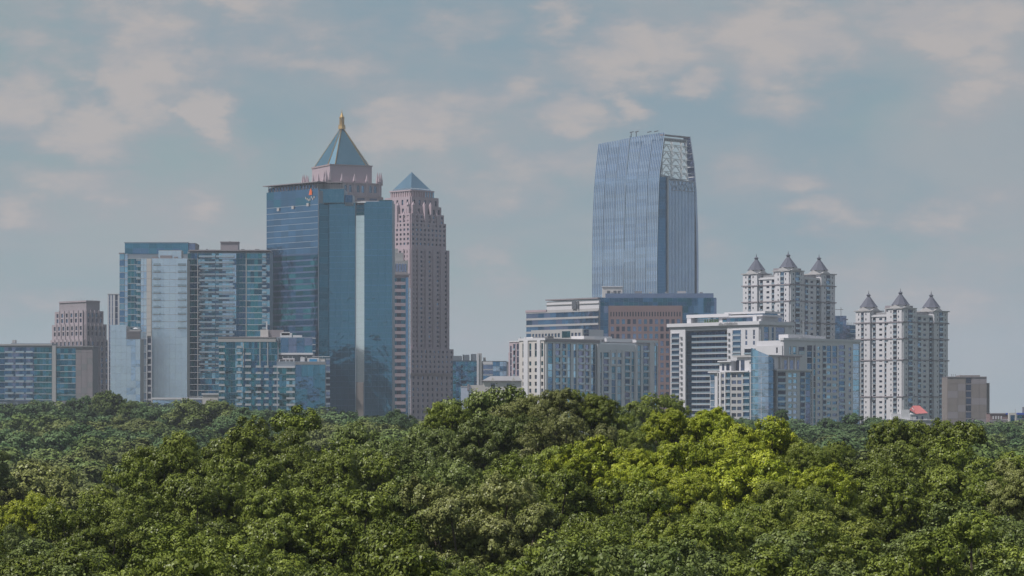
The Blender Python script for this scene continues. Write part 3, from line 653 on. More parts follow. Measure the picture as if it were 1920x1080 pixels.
def midrise_gap():
    B = Build('office_block', 'small blue glass office block behind the treetops right of the pink high rise', 870, 1900, base=GB)
    f = Fr(B, 848, 1900, 0); R0 = Face(f, 'R')
    f.box('tower_body', GREY, 0, f.u(894), 0, 15, GB, f.z(677)); R0.curtain(849, 894, 677, 9.8, 770, 8, [G_TEAL, G_BLUE, G_TEAL, G_DBLUE], None, gap=.04)
    for k in range(9):
        R0.box('recessed_window', G_DARK, f.u(864), f.u(868 if k < 3 else 875), f.z(690 + 9.8 * k), f.z(684 + 9.8 * k), .12, .2); R0.box('recessed_window', G_DTEAL, f.u(850), f.u(854), f.z(690 + 9.8 * k), f.z(684 + 9.8 * k), .12, .2)
    R0.box('roof_edge', SLABD, 0, f.u(894), f.z(678), f.z(676), -14, .5)
    for a, b, q in ((849, 866, 667), (868, 880, 665), (883, 893, 663.5)): f.box('roof_screen', WHITE, f.u(a, 3), f.u(b, 3), 3, 8, f.z(677), f.z(q))
    for p in (867.5, 883): f.box('roof_pier', GREY, f.u(p, 2), f.u(p + 1.2, 2), 2, 4, f.z(677), f.z(664))
    B.flush()
    B = Build('office_block', 'low glass block with a tall pale pier, left of the cream condominium', 920, 1880, base=GB)
    f = Fr(B, 894, 1880, 0); R0 = Face(f, 'R')
    f.box('pier', LGREY, 0, f.u(903), -1, 12, GB, f.z(662.5)); f.box('pier', WHITE, 0, f.u(898), -1.5, -1.05, GB, f.z(663)); f.box('tower_body', GREY, f.u(903), f.u(960), 0, 14, GB, f.z(678))
    R0.curtain(906, 924, 682, 10, 730, 2, [G_SLATE, G_BLUE], SLAB, .7, .6); R0.curtain(924, 950, 678, 9, 730, 4, [G_BLUE, G_SKY], None); R0.box('roof_edge', DGREY, f.u(904), f.u(950), f.z(678), f.z(676.8), -12, .5)
    R0.box('fascia', WHITE, f.u(905), f.u(923.6), f.z(682), f.z(678), .05, .6); f.box('roof_box', LGREY, f.u(906), f.u(911), 3, 6, f.z(678), f.z(670))
    B.flush()
    B = Build('annex', 'plain pale blue grey box building standing in front of the small blue office block', 876, 1700, base=GB)
    f = Fr(B, 864, 1700, 0)
    f.box('annex_wall', pbr('pale_blue_render', (.44, .49, .62)), 0, f.u(883), 0, 10, GB, f.z(725)); f.box('annex_wall', CREAM, f.u(880), f.u(905), 2, 11, GB, f.z(722)); f.box('parapet', WHITE, 0, f.u(876), -.2, 8, f.z(725), f.z(724)); f.box('vent_box', TAUPE, f.u(876), f.u(880), -.4, 2, f.z(732), f.z(720))
    B.flush()
    B = Build('gabled_house', 'cream stone house with a grey roof and two small gables above the treetops', 940, 1600, cat='house', base=GB)
    f = Fr(B, 905, 1600, 0); R0 = Face(f, 'R')
    f.box('wall', CREAM, 0, f.u(978), 0, 12, GB, f.z(714))
    z0, z1 = f.z(714), f.z(705); x0, x1 = -.4, f.u(978) + .4
    B.raw('roof', [f.W(x0, -.8, z0), f.W(x1, -.8, z0), f.W(x1, 12.5, z0), f.W(x0, 12.5, z0), f.W(x0 + 4.5, 5, z1), f.W(x1 - 2, 5, z1)], [(0, 1, 5, 4), (1, 2, 5), (2, 3, 4, 5), (3, 0, 4), (3, 2, 1, 0)], pbr('grey_shingles', (.25, .25, .27), .9))
    for p in (924, 963):
        a, b, c = f.u(p - 4.5), f.u(p), f.u(p + 4.5); B.raw('gable', [f.W(a, -1, z0 - .2), f.W(c, -1, z0 - .2), f.W(b, -1, f.z(707)), f.W(a, 3, z0 - .2), f.W(c, 3, z0 - .2), f.W(b, 3, f.z(707))], [(0, 1, 2), (0, 2, 5, 3), (1, 4, 5, 2)], CREAM)
    for a, b, q0, q1 in ((920, 928, 719, 728), (920, 928, 731, 742), (950, 958, 719, 727), (950, 958, 730, 738), (963, 966, 731, 736)):
        R0.box('window', G_WIN, f.u(a), f.u(b), f.z(q1), f.z(q0), .05, .2); R0.box('window_frame', WHITE, f.u(a) - .25, f.u(b) + .25, f.z(q1) - .25, f.z(q0) + .25, .01, .12)
    R0.box('eaves', TAUPE, -.3, f.u(978), f.z(715), f.z(713.6), .05, .9)
    B.flush()
midrise_gap()
def banded_office():
    B = Build('office_block', 'broad office block, white banded wing at left and red brown gridded stone under dark glass', 1122, 1900, base=GB)
    f = Fr(B, 1123, 1900, 45); L_ = Face(f, 'L'); y1 = f.v(987)
    f.box('tower_body', LGREY, 0, 20, 0, y1, GB, f.z(578)); f.box('upper_storey', WHITE, 0, 18, 0, f.v(1025), f.z(578), f.z(562))
    L_.box('parapet', TAUPE, 0, f.v(1024), f.z(560), f.z(557.5), -10, .8); L_.box('parapet', LGREY, 0, f.v(1024), f.z(569), f.z(567.5), .02, .5)
    L_.box('parapet', PINKL, f.v(1025.5), y1, f.z(581), f.z(577), -10, .9)
    y = 583.5
    while y < 650:
        n = 12; w = y1 / n
        for k in range(n): L_.box('glass_pane', R.choice([G_BLUE, G_DBLUE, G_SLATE]), w * k + .05, w * (k + 1) - .05, f.z(y + 8.9), f.z(y), .05, .15)
        L_.box('spandrel', LGREY, 0, y1, f.z(y + 12.8), f.z(y + 9.0), .05, .8); y += 12.8
    L_.box('spandrel', LGREY, 0, y1, f.z(583.3), f.z(581.2), .05, .7)
    for a, b in ((1074, 1082), (1084, 1086)): L_.box('roof_duct', DGREY, f.v(b), f.v(a), f.z(578), f.z(562.5), .5, .9)
    g = Fr(B, 1124, 1901, -2); R0 = Face(g, 'R')
    g.box('tower_body', SLABD, 0, g.u(1343), 0, 34, GB, g.z(559)); R0.box('glass_crown', G_SLATE, g.u(1135), g.u(1338), g.z(559.5), g.z(550), -20, -1.2)
    R0.curtain(1124, 1343, 558.5, 8, 574, 24, [G_DBLUE, G_DBLUE, G_NAVY], None, gap=.03)
    R0.curtain(1124, 1140.5, 574, 12.8, 660, 2, [G_DBLUE, G_SLATE], None, gap=.04); R0.curtain(1280, 1343, 574, 12.8, 640, 6, [G_DBLUE, G_BLUE, G_NAVY], None, gap=.03)
    g.box('glass_corner', G_BLUE, g.u(1309), g.u(1319), -.9, -.3, GB, g.z(559)); g.box('glass_corner', G_SLATE, g.u(1339), g.u(1343.5), -.6, 2, GB, g.z(560))
    # granite grid
    R1 = Face(g, 'R', -1.6); g.box('granite_body', BROWN, g.u(1141.2), g.u(1278.5), -1.6, -.25, GB, g.z(574))
    R1.wall(BROWN, 1141, 1279, 573.5, 595.3, R1.cols(1143, 1277.5, 26, .45), [(g.z(593.5), g.z(585))], g=G_DARK, depth=.7)
    R1.wall(BROWN, 1141, 1279, 595.5, 750, R1.cols(1143, 1277.5, 13, .58), R1.rows(597, 13.6, 752, .66, .14), gl=[G_WINB, G_WIN, G_SLATE], depth=.7)
    for k, (a, b) in enumerate(((1146, 1152), (1163, 1166), (1190, 1204), (1217, 1222), (1247, 1251), (1270, 1286), (1312, 1318))): g.box('rooftop_unit', LGREY if k % 2 else GREY, g.u(a, 4), g.u(b, 4), 4, 8, g.z(550), g.z(547.5 - k % 3))
    for k in range(5):
        B2 = g.cone('rooftop_fan', WHITE, g.u(1262 + k * 5), -.5, g.z(600.5), g.z(597), .35, .7, 8) if 0 else None
    B.flush()
banded_office()

G_SLATE2 = glass('ribbed_front_glass', (.55, .66, .88), objvar=.05); G_BLUE2 = glass('ribbed_front_glass_b', (.50, .62, .86), objvar=.05)
def curved_tower():
    D = 2150
    B = Build('skyscraper', 'tall curved pale blue glass skyscraper with an open white steel lattice at its top right', 1235, D, base=GB)
    f = Fr(B, 1232, D, 45); z = f.z
    qs = np.array([244, 270, 300, 330, 360, 400, 440, 480, 520, 560])
    def left(q): return np.interp(q, [255, 300, 350, 420, 480, 860], [1121.5, 1116.5, 1112.5, 1110, 1109.5, 1109.5])
    def seam(q): return np.interp(q, [250, 330, 420, 550, 860], [1181.5, 1174, 1171, 1169, 1168])
    def corner(q): return np.interp(q, [244, 300, 330, 400, 480, 860], [1247, 1240, 1236, 1234, 1232, 1232])
    def right(q): return np.interp(q, [249, 300, 350, 420, 480, 860], [1294, 1301.5, 1305.5, 1308, 1309, 1309])
    def cpos(q):      # how far the bowed wall leans inward along x at row q
        return f.u(corner(q), 0.0) if True else 0
    def LP(q, t, out=0.0, a=seam, b=corner, zz=None):
        x0 = cpos(q) * .9; ya, yb = f.v(a(q), x0), f.v(b(q), x0); return f.W(x0 - out, ya + (yb - ya) * t, z(q) if zz is None else zz)
    # core behind the glass, in slices
    edges = [246 + k * (850 - 246) / 54 for k in range(55)]
    def slice_poly(q):
        x0 = cpos(q) * .9 + 1.3; yl = f.v(left(q), x0) - .4; xr = f.u(right(q), 0)
        return x0, yl, xr
    vs, fs = [], []
    for q in [258] + [e for e in edges if e > 262]:
        x0, yl, xr = slice_poly(q); top = q < 332; xr2 = x0 + 6 if top else f.u(min(right(q), 1308), 5)
        vs += [f.W(x0, 3, z(q)), f.W(xr2, 5, z(q)), f.W(xr2, 24, z(q)), f.W(x0 + 4, yl - 2, z(q)), f.W(x0, yl, z(q))]
    n = len(vs) // 5
    for k in range(n - 1): fs += [(5 * k + j, 5 * k + (j + 1) % 5, 5 * k + 5 + (j + 1) % 5, 5 * k + 5 + j) for j in range(5)]
    fs += [(0, 1, 2, 3, 4)]
    B.raw('tower_body', vs, fs, SLABD)
    nf = 48; ef = [247 + k * (560 - 247) / nf for k in range(nf + 1)]
    pans = {}
    def quad(name, mat, P, quota=300, th=.12):
        nrm = (Vector(P[1]) - Vector(P[0])).cross(Vector(P[3]) - Vector(P[0])).normalized() * th
        vs = [Vector(p) for p in P] + [Vector(p) - nrm for p in P]
        n = B.cnt.get(name, 0); fs = [(0, 1, 2, 3), (7, 6, 5, 4), (0, 4, 5, 1), (1, 5, 6, 2), (2, 6, 7, 3), (3, 7, 4, 0)]
        if n < quota: B.cnt[name] = n + 1; B.raw(name, [tuple(v) for v in vs], fs, mat)
        else: B.bucket(name, mat, [tuple(v) for v in vs], fs, 'stuff')
    for k in range(nf):
        q0, q1 = ef[k], ef[k + 1] - .12
        rowm = R.choice([G_CURVE, G_CURVE, G_CURVE2, G_SKY]) if k > 14 else R.choice([G_CURVE, G_CURVE2, G_CURVE2])
        for (a, b, nn, qt, out) in ((left, seam, 3, 257, -.7), (seam, corner, 3, 247, 0)):
            for j in range(nn):
                t0, t1 = j / nn + .004, (j + 1) / nn - .004
                tt = lambda t: np.interp(0, [0], [0])
                # roofline rises to the right
                qtop = lambda t: (257 - 6 * t * 1.0) if a is left else (250.5 - 4.5 * t)
                if q1 < qtop((t0 + t1) / 2) - 1: continue
                qa0, qa1 = max(q0, qtop(t0)), max(q0, qtop(t1))
                if qa0 > q1 - .3: continue
                m = rowm if R.random() < .85 else G_CURVE
                quad('glass_pane', m, [LP(q1, t0, out, a, b), LP(q1, t1, out, a, b), LP(qa1, t1, out, a, b), LP(qa0, t0, out, a, b)])
    # vertical fins following the bow
    rows = [247, 262, 280, 300, 320, 345, 375, 410, 450, 500, 562]
    for (a, b, nn, out) in ((left, seam, 19, -.7), (seam, corner, 20, 0)):
        for j in range(nn + 1):
            t = j / nn; qt = (257 - 6 * t) if a is left else (250.5 - 4.5 * t)
            rr = [qt] + [r for r in rows if r > qt + 2]; V, Fc = [], []
            for q in rr:
                p0 = Vector(LP(q, t, out + .02, a, b)); p1 = Vector(LP(q, t, out + .36, a, b)); s = Vector((0, 0, 0)) + (Vector(f.W(0, 1, 0)) - Vector(f.W(0, 0, 0))) * .11
                V += [tuple(p0 - s), tuple(p1 - s), tuple(p1 + s), tuple(p0 + s)]
            for k in range(len(rr) - 1): Fc += [(4 * k + i, 4 * k + (i + 1) % 4, 4 * k + 4 + (i + 1) % 4, 4 * k + 4 + i) for i in range(4)]
            B.raw('facade_fin', V, Fc, FIN)
    # seam: shadow gap painted as a flat dark strip
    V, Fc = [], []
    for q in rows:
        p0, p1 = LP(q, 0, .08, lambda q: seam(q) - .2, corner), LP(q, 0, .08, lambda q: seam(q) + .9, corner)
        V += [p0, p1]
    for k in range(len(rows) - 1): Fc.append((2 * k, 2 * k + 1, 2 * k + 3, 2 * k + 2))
    B.raw('seam_shadow_strip', V, Fc, G_NAVY)
    # right-hand side: dark return, light corner fin, ribbed glass front, dark edge
    R1 = Face(f, 'R', 0.0); zb = z(562)
    for k in range(38):
        y0 = 331 + k * 6; quad('glass_pane', G_DBLUE, [f.W(f.u(corner(y0 + 6)) + .3, -.1, z(y0 + 5.9)), f.W(f.u(1252), -.1, z(y0 + 5.9)), f.W(f.u(1252), -.1, z(y0)), f.W(f.u(corner(y0)) + .3, -.1, z(y0))], 300)
    f.box('corner_fin', STEEL, f.u(1251.8, -1), f.u(1253.2, -1), -1.2, .2, GB, z(331)); G = Face(f, 'R', -.8)
    f.box('tower_body', SLABD, f.u(1253.5), f.u(1302.5), -.75, 8, GB, z(336))
    G.curtain(1253.4, 1302.5, 335, 12, 562, 4, [G_SLATE2, G_SLATE2, G_BLUE2], None, gap=.03)
    for k in range(19): G.box('facade_fin', FIN, f.u(1253.5 + k * 2.7, -1) - .1, f.u(1253.5 + k * 2.7, -1) + .1, zb, z(334), .12, .5)
    G.box('lattice_band', SLAB, f.u(1255), f.u(1300), z(354.5), z(353.8), .5, .7); G.box('lattice_band', SLAB, f.u(1255), f.u(1300), z(336.4), z(335), .5, .7)
    for k in range(12):
        a, b = f.u(1255 + k * 3.7), f.u(1255 + (k + 1) * 3.7)
        f.beam('screen_brace', SLAB, (a, -1.4, z(354) if k % 2 else z(337)), (b, -1.4, z(337) if k % 2 else z(354)), .12)
    V, Fc = [], []
    rq = [249, 270, 300, 330, 350, 380, 420, 480, 562]
    for q in rq: x = f.u(right(q), 2); V += [f.W(x - 4.2 + (q < 332) * 1.2, -.2, z(q)), f.W(x, 1.6, z(q)), f.W(x, 9, z(q))]
    for k in range(len(rq) - 1): Fc += [(3 * k, 3 * k + 1, 3 * k + 4, 3 * k + 3), (3 * k + 1, 3 * k + 2, 3 * k + 5, 3 * k + 4)]
    B.raw('curved_glass_edge', V, Fc, G_SLATE)
    # open lattice crown
    xs = lambda q, p: f.u(p, 3)
    posts = [1241.5, 1258, 1276, 1287]
    for p in posts: f.beam('lattice_post', LATTICE, (f.u(p, 3), 3, z(332)), (f.u(p, 3), 3, z(256)), .42)
    for q in (256, 268, 281, 294, 306, 319, 331): f.beam('lattice_beam', LATTICE, (f.u(1240, 3), 3, z(q)), (f.u(right(q) - 1, 3), 3, z(q)), .3)
    qq = [268, 281, 294, 306, 319, 331]
    for (pa, pb) in ((1241.5, 1258), (1258, 1276), (1276, 1290)):
        for k in range(5):
            m_ = (pa + pb) / 2
            f.beam('lattice_brace', LATTICE, (f.u(pa, 3), 3, z(qq[k + 1])), (f.u(m_, 3), 3, z(qq[k])), .24); f.beam('lattice_brace', LATTICE, (f.u(m_, 3), 3, z(qq[k])), (f.u(pb, 3), 3, z(qq[k + 1])), .24)
    for p in posts[1:]: f.beam('lattice_post', LATTICE, (f.u(p + 2, 12), 12, z(332)), (f.u(p + 2, 12), 12, z(254)), .34)
    for q in qq: f.beam('lattice_beam', LATTICE, (f.u(1250, 12), 12, z(q)), (f.u(right(q) - 3, 12), 12, z(q)), .22)
    for q in (262, 281, 306, 325): f.beam('lattice_beam', LATTICE, (f.u(right(q) - 1.5, 1.8), 1.8, z(q)), (f.u(1290, 8), 8, z(q)), .25)
    f.box('crown_beam', TAUPE, f.u(1242, 1), f.u(1293, 1), .5, 3.5, z(252.5), z(250)); f.box('crown_beam', WHITE, f.u(1243, 1), f.u(1289, 1), 1.2, 3, z(262), z(256))
    for k in range(15): f.box('crown_louvre', GREY, f.u(1244 + k * 3), f.u(1245.8 + k * 3), .9, 1.3, z(261.5), z(257.5))
    # roof cranes
    for p in (1183.5, 1193): f.beam('roof_crane', DGREY, (2, f.v(p, 2), z(252)), (2, f.v(p, 2), z(242.5)), .3); f.beam('roof_crane', DGREY, (2, f.v(p - 2, 2), z(243)), (2, f.v(p + 4, 2), z(242)), .3)
    for p in (1216, 1229): f.beam('roof_crane', DGREY, (3, f.v(p - 2, 3), z(245.5)), (3, f.v(p + 5, 3), z(244.5)), .3)
    B.flush()
    B = Build('roof_plant', 'cream rooftop plant rooms at the foot of the curved skyscraper', 1150, 1935, cat='plant room', base=0)
    g = Fr(B, 1130, 1935, 0); g.box('plant_wall', CREAM, 0, g.u(1167), 0, 8, g.z(560), g.z(538)); g.box('plant_roof', WHITE, -.5, g.u(1168), -.5, 8.5, g.z(538), g.z(536.5))
    for p in (1138, 1150, 1158): g.box('opening', DGREY, g.u(p), g.u(p + 6), -.15, 0, g.z(552), g.z(545))
    B.o.location.z = g.z(560); 
    for c_ in B.o.children: c_.location.z -= g.z(560)
    B.flush()
curved_tower()

def mayfair(name, label, dx, dy, D=1850):
    B = Build(name, label, 1691 + dx, D, base=GB, group='white condominium towers with three conical spires')
    f = Fr(B, 1692 + dx, D, 45); z = lambda q: f.z(q + dy); pit = 9.8
    pl, pr = f.v(1605 + dx), f.u(1776.5 + dx)
    w = .5 * (f.v(1666 + dx) + f.u(1718 + dx)); lw = pl - f.v(1632 + dx); rw = pr - f.u(1750 + dx)
    f.box('tower_body', WHITE, 1.6, pr - 1.0, 1.6, pl - 1.0, GB, z(592))
    pav = [(0, w, 0, w, 577), (0, lw, pl - lw, pl, 580), (pr - rw, pr, 0, rw, 580)]
    for (x0, x1, y0, y1, q) in pav: f.box('pavilion', WHITE, x0, x1, y0, y1, GB, z(q))
    q_end = 812
    FL, FR = Face(f, 'L'), Face(f, 'R'); FLr, FRr = Face(f, 'L', 1.6), Face(f, 'R', 1.6)
    gl = [G_WIN, G_DARK, G_WINB]
    d = dx
    def st(fc, a, b, its, q0): 
        strips(fc, WHITE, a + d, b + d, q0 + dy, q_end + dy, pit, [(i[0] + d, i[1] + d) + tuple(i[2:]) for i in its], depth=.55, bal=1.0, fill=.42, top=.3)
    # windows of the stacks are counted as parts first, the tiny ones after them
    st(FL, 1605.3, 1632, [(1615.5, 1620.5, 'b', gl), (1610, 1612, 'w', gl), (1623.5, 1625.5, 'w', gl)], 582)
    st(FLr, 1632.3, 1665.8, [(1637.5, 1643, 'b', gl), (1659.5, 1665, 'b', gl), (1649.5, 1655, 'w', gl)], 592)
    st(FL, 1666.2, 1691.6, [(1675.5, 1682.5, 'b', gl), (1670.5, 1672.5, 'w', gl), (1684.5, 1686.5, 'w', gl)], 579)
    st(FR, 1692.4, 1717.6, [(1701.5, 1710, 'b', gl), (1697, 1699, 'w', gl), (1713, 1714.5, 'w', gl)], 579)
    st(FRr, 1718, 1749.6, [(1719.5, 1725.5, 'b', gl), (1741, 1747, 'b', gl), (1730, 1735, 'w', gl)], 592)
    st(FR, 1750.2, 1776, [(1759.5, 1767, 'b', gl), (1756, 1757.5, 'w', gl), (1770.5, 1772, 'w', gl)], 582)
    # stepped cornices
    for q in (603, 634, 674, 743):
        for (x0, x1, y0, y1, _) in pav: f.box('cornice', TAUPE, x0 - .9, x1 + .9, y0 - .9, y1 + .9, z(q + 1.6), z(q - .6))
        f.box('cornice', TAUPE, .8, pr, .8, pl, z(q + 1.5), z(q - .5))
    for (x0, x1, y0, y1, q) in pav: f.box('cornice', LGREY, x0 - 1.1, x1 + 1.1, y0 - 1.1, y1 + 1.1, z(q + 1.6), z(q - .4))
    f.box('cornice', WHITE, .6, pr, .6, pl, z(592.5), z(588.5)); f.box('roof_structure', TAUPE, w * .4, w + 5, w * .4, w + 5, z(590), z(571.5)); f.box('roof_structure', GREY, 4, pr - 3, 4, pl - 3, z(592), z(584))
    for i, (x0, x1, y0, y1, q) in enumerate(pav):
        px_ = (1690, 1630.5, 1749.5)[i]; cx, cy = (x0 + x1) / 2, (y0 + y1) / 2; tip = 542 if i == 0 else 544; bq = 571 if i == 0 else 573
        if i == 1: cx, cy = x0 + 6.6, y0 + 6.6
        if i == 2: cx, cy = x0 + 6.6, y0 + 6.6
        f.cone('turret_drum', WHITE, cx, cy, z(q), z(bq), 5.6, 5.2, 8, 22.5)
        a = 5.9; rr = a
        for s in (0, 90, 180, 270):
            an = math.radians(s); ux, uy = math.cos(an), math.sin(an); ex, ey = -uy, ux; zz0, zz1 = z(q), z(bq - 0.5)
            P = [(cx + ux * a - ex * 4.6, cy + uy * a - ey * 4.6), (cx + ux * a + ex * 4.6, cy + uy * a + ey * 4.6), (cx + ux * a, cy + uy * a)]
            Q = [(p[0] - ux * 1.2, p[1] - uy * 1.2) for p in P]
            B.raw('pediment', [f.W(P[0][0], P[0][1], zz0), f.W(P[1][0], P[1][1], zz0), f.W(P[2][0], P[2][1], zz1), f.W(Q[0][0], Q[0][1], zz0), f.W(Q[1][0], Q[1][1], zz0), f.W(Q[2][0], Q[2][1], zz1)],
                  [(0, 1, 2), (5, 4, 3), (0, 3, 4, 1), (1, 4, 5, 2), (2, 5, 3, 0)], LGREY)
        # bell-cast spire with ball and finial
        n = 8; V, Fc = [], []
        for (qq, r) in ((bq, 6.3), (bq - 3, 5.4), (bq - 9, 3.9), (bq - 16, 2.1), (tip + 9, 1.05)):
            for k in range(n): an = math.radians(22.5 + 45 * k); V.append(f.W(cx + r * math.cos(an), cy + r * math.sin(an), z(qq)))
        for l in range(4): Fc += [(l * n + k, l * n + (k + 1) % n, (l + 1) * n + (k + 1) % n, (l + 1) * n + k) for k in range(n)]
        Fc += [tuple(range(n - 1, -1, -1)), tuple(range(4 * n, 5 * n))]
        B.raw('spire', V, Fc, SLATEROOF)
        f.cone('finial', SLATEROOF, cx, cy, z(tip + 9), z(tip + 6), .8, 1.5, 8); f.cone('finial', SLATEROOF, cx, cy, z(tip + 6), z(tip + 3.5), 1.5, .6, 8); f.cone('finial', SLATEROOF, cx, cy, z(tip + 3.5), z(tip - 3), .35, .05, 6)
    B.flush()
mayfair('condominium_tower', 'white condominium tower with three dark conical spires at far right, lower of the pair', 0, 0)
mayfair('condominium_tower', 'white three spired condominium tower rising behind the white hotel, higher of the pair', -211.5, -70.5)

def small_blue():
    B = Build('office_block', 'small blue grey office block between the two white spired towers', 1583, 2050, base=GB)
    f = Fr(B, 1562, 2050, 0); R0 = Face(f, 'R')
    f.box('tower_body', SLABD, 0, f.u(1587), 0, 14, GB, f.z(593)); f.box('tower_body', DGREY, f.u(1585), f.u(1612), 2, 14, GB, f.z(610))
    R0.curtain(1562, 1587, 592, 11, 660, 4, [G_SLATE, G_BLUE], None, gap=.03); Face(f, 'R', 2).curtain(1587, 1607, 609, 8, 660, 3, [G_DBLUE, G_SLATE], SLABD)
    for p in (1590, 1593, 1597, 1601): f.beam('rooftop_mast', GREY, (f.u(p), 4, f.z(610)), (f.u(p), 4, f.z(604)), .15)
    f.beam('roof_crane', GREY, (f.u(1562), 4, f.z(580)), (f.u(1582), 4, f.z(580)), .2); f.beam('roof_crane', GREY, (f.u(1578), 4, f.z(593)), (f.u(1578), 4, f.z(576)), .2); f.box('roof_hood', DGREY, f.u(1585), f.u(1590), 0, 3, f.z(600), f.z(598))
    B.flush()
small_blue()

def hotel():
    D = 1750
    B = Build('hotel', 'white hotel block with a deep blue glazed recess of balconies and glass roof pavilion', 1424, D, base=GB)
    f = Fr(B, 1424, D, 45); L_, R_ = Face(f, 'L'), Face(f, 'R'); z = f.z; y1 = f.v(1258); p = 10.8
    v = f.v
    f.box('tower_body', WHITE, 7, 30, 0, y1, GB, z(612)); f.box('tower_body', WHITE, 0, 7, v(1286), y1, GB, z(612)); f.box('tower_body', WHITE, 0, 7, 0, v(1364), GB, z(612)); f.box('recess_ceiling', WHITE, 0, 7, v(1364), v(1286), z(616.5), z(612))
    f.box('roof_slab', WHITE, -1.6, 31, -1.2, y1 + 2.0, z(608.5), z(602)); f.box('roof_slab', LGREY, -.8, 30, -.5, y1 + .8, z(612), z(608.7))
    # recess of balconies
    Rc = Face(f, 'L', 7); y = 617.5
    a0, a1 = v(1363.5), v(1286.5); n = 13; w = (a1 - a0) / n
    f.box('recess_wall', G_NAVY, .2, 7, a1 - .15, a1 - .02, GB, z(617)); f.box('recess_wall', WHITE, .2, 7, a0 + .02, a0 + .12, GB, z(617))  # left reveal coloured navy for its shade, right one white
    while y < 800:
        zt, zb = z(y), z(y + p)
        for k in range(n): Rc.box('window', R.choice([G_DBLUE, G_NAVY, G_BLUE, G_DBLUE, G_TEAL]), a0 + w * k + .08, a0 + w * (k + 1) - .08, zb + .02, zt - .3, .05, .15)
        if y > 620:
            s = Rc.box('balcony_slab', WHITE if y > 660 else LGREY, a0 + .15, v(1294), zt - .3, zt, .05, 5.6)
            Rc.box('railing', RAILG, a0 + .15, v(1294), zt, zt + 1.0, 5.45, 5.55, parent=s)
        y += p
    for k in range(1, 6): Rc.box('partition', G_SLATE, a0 + 2.6 * w / 1.3 * k, a0 + 2.6 * w / 1.3 * k + .2, z(800), z(618), .15, 3.6)
    # left bay
    B_ = [G_WINB, G_WIN, G_BLUE]
    strips(L_, WHITE, 1258, 1286, 611, 800, p, [(1260, 1274.5, 'b', B_, 620, 790)], depth=.5, bal=1.0, slab=WHITE)
    for k in range(15): L_.box('side_balcony', GREY, v(1280.5), v(1277.2), z(631 + p * k), z(627.5 + p * k), .5, 1.3)
    strips(L_, WHITE, 1364.3, 1423.6, 611, 800, p, [(1374.5, 1390, 'b', B_, 617, 666), (1398.5, 1402, 'g', [G_WIN, G_SLATE], 618, 635.5), (1413, 1416.5, 'g', [G_WIN, G_SLATE], 618, 635.5)], depth=.5, bal=1.0, slab=WHITE)
    for c in ((1398.5, 1402), (1413, 1416.5)): L_.box('window', G_SLATE, v(c[1]), v(c[0]), z(646), z(639), .5, .55)
    for k in range(5): L_.box('side_balcony', GREY, v(1370), v(1366.5), z(625 + p * k), z(622.5 + p * k), .5, 1.3)
    strips(R_, WHITE, 1424.4, 1478, 608, 800, p, [(1424.8, 1426.5, 'g', [G_TEAL], 606, 646), (1431.5, 1440.5, 'g', [G_SLATE, G_BLUE], 612, 646), (1446, 1450, 'g', [G_DBLUE], 612, 646), (1453.5, 1470.5, 'g', [G_BLUE, G_DBLUE, G_SLATE], 612, 646)], depth=.5)
    f.box('tower_body', WHITE, 0, f.u(1478), 0, 25, GB, z(606))
    L_.box('loggia', TAUPE, v(1420), v(1397), z(665), z(654), .5, .56); L_.box('loggia_slab', WHITE, v(1422), v(1396), z(654), z(652.5), .5, 1.6)
    # roof pavilion
    g = Fr(B, 1424, D + 4, 45); PL = Face(g, 'L', 3); gv = lambda q: g.v(q, 3); z2 = g.z
    g.box('roof_pavilion', WHITE, 6, 20, 2, gv(1292), z2(602), z2(588)); 
    g.box('pavilion_roof', WHITE, 2, 21, g.v(1368, 3), gv(1289), z2(591.5), z2(585.5)); g.box('pavilion_roof', WHITE, 2.2, 20, -.5, gv(1340), z2(592.6), z2(589.5)); g.box('pavilion_roof', WHITE, 4, 18, -1, gv(1356), z2(587), z2(583))
    g.box('pavilion_roof', G_DBLUE, 4.4, 17, 0, gv(1398), z2(589.5), z2(587))
    g.box('pavilion_wall', WHITE, 2.2, 6, gv(1297), gv(1289.5), z2(602), z2(591.5))
    x = 1297
    while x < 1347: PL.box('glazed_panel', R.choice([G_CYAN, G_TEAL, G_PALE]), gv(x + 4.6), gv(x), z2(601.5), z2(592), -2.9, -2.75); x += 5
    for q in (595, 599): PL.box('balustrade', WHITE, gv(1348), gv(1297), z2(q + .8), z2(q), -1.5, -1.3)
    for k in range(6): g.cone('planter_shrub', pbr('shrub_green', (.05, .10, .03)), 2.5, gv(1323 + k * 4.6), z2(602), z2(595.5), .7, .35, 7)
    a0, a1 = gv(1421), gv(1354); n = 9; w = (a1 - a0) / n
    for k in range(n):
        top = z2(594.5) if 0 < k < n - 1 else z2(597)
        PL.box('glazed_panel', R.choice([G_TEAL, G_DBLUE, G_SLATE]), a0 + w * k + .1, a0 + w * (k + 1) - .1, z2(602), top, -.6, -.4)
    PL.box('pavilion_wall', WHITE, gv(1426), a0 - .1, z2(602), z2(593), -2.5, -.3); PL.box('pavilion_wall', WHITE, a1 + .1, gv(1347), z2(602), z2(593), -2.5, -.3); PL.box('pavilion_wall', WHITE, a0 - .1, a1 + .1, z2(594.4), z2(592.4), -2.5, -.3)
    GR = Face(g, 'R', 3)
    GR.box('pavilion_wall', WHITE, 2, g.u(1470, 3), z2(602), z2(590), -4, -1); GR.box('glazed_panel', G_SLATE, g.u(1429, 3), g.u(1468, 3), z2(601.5), z2(594), -1, -.9)
    # rooftop lettering, too small to read: thin uneven strokes on a rail
    a = v(1351); 
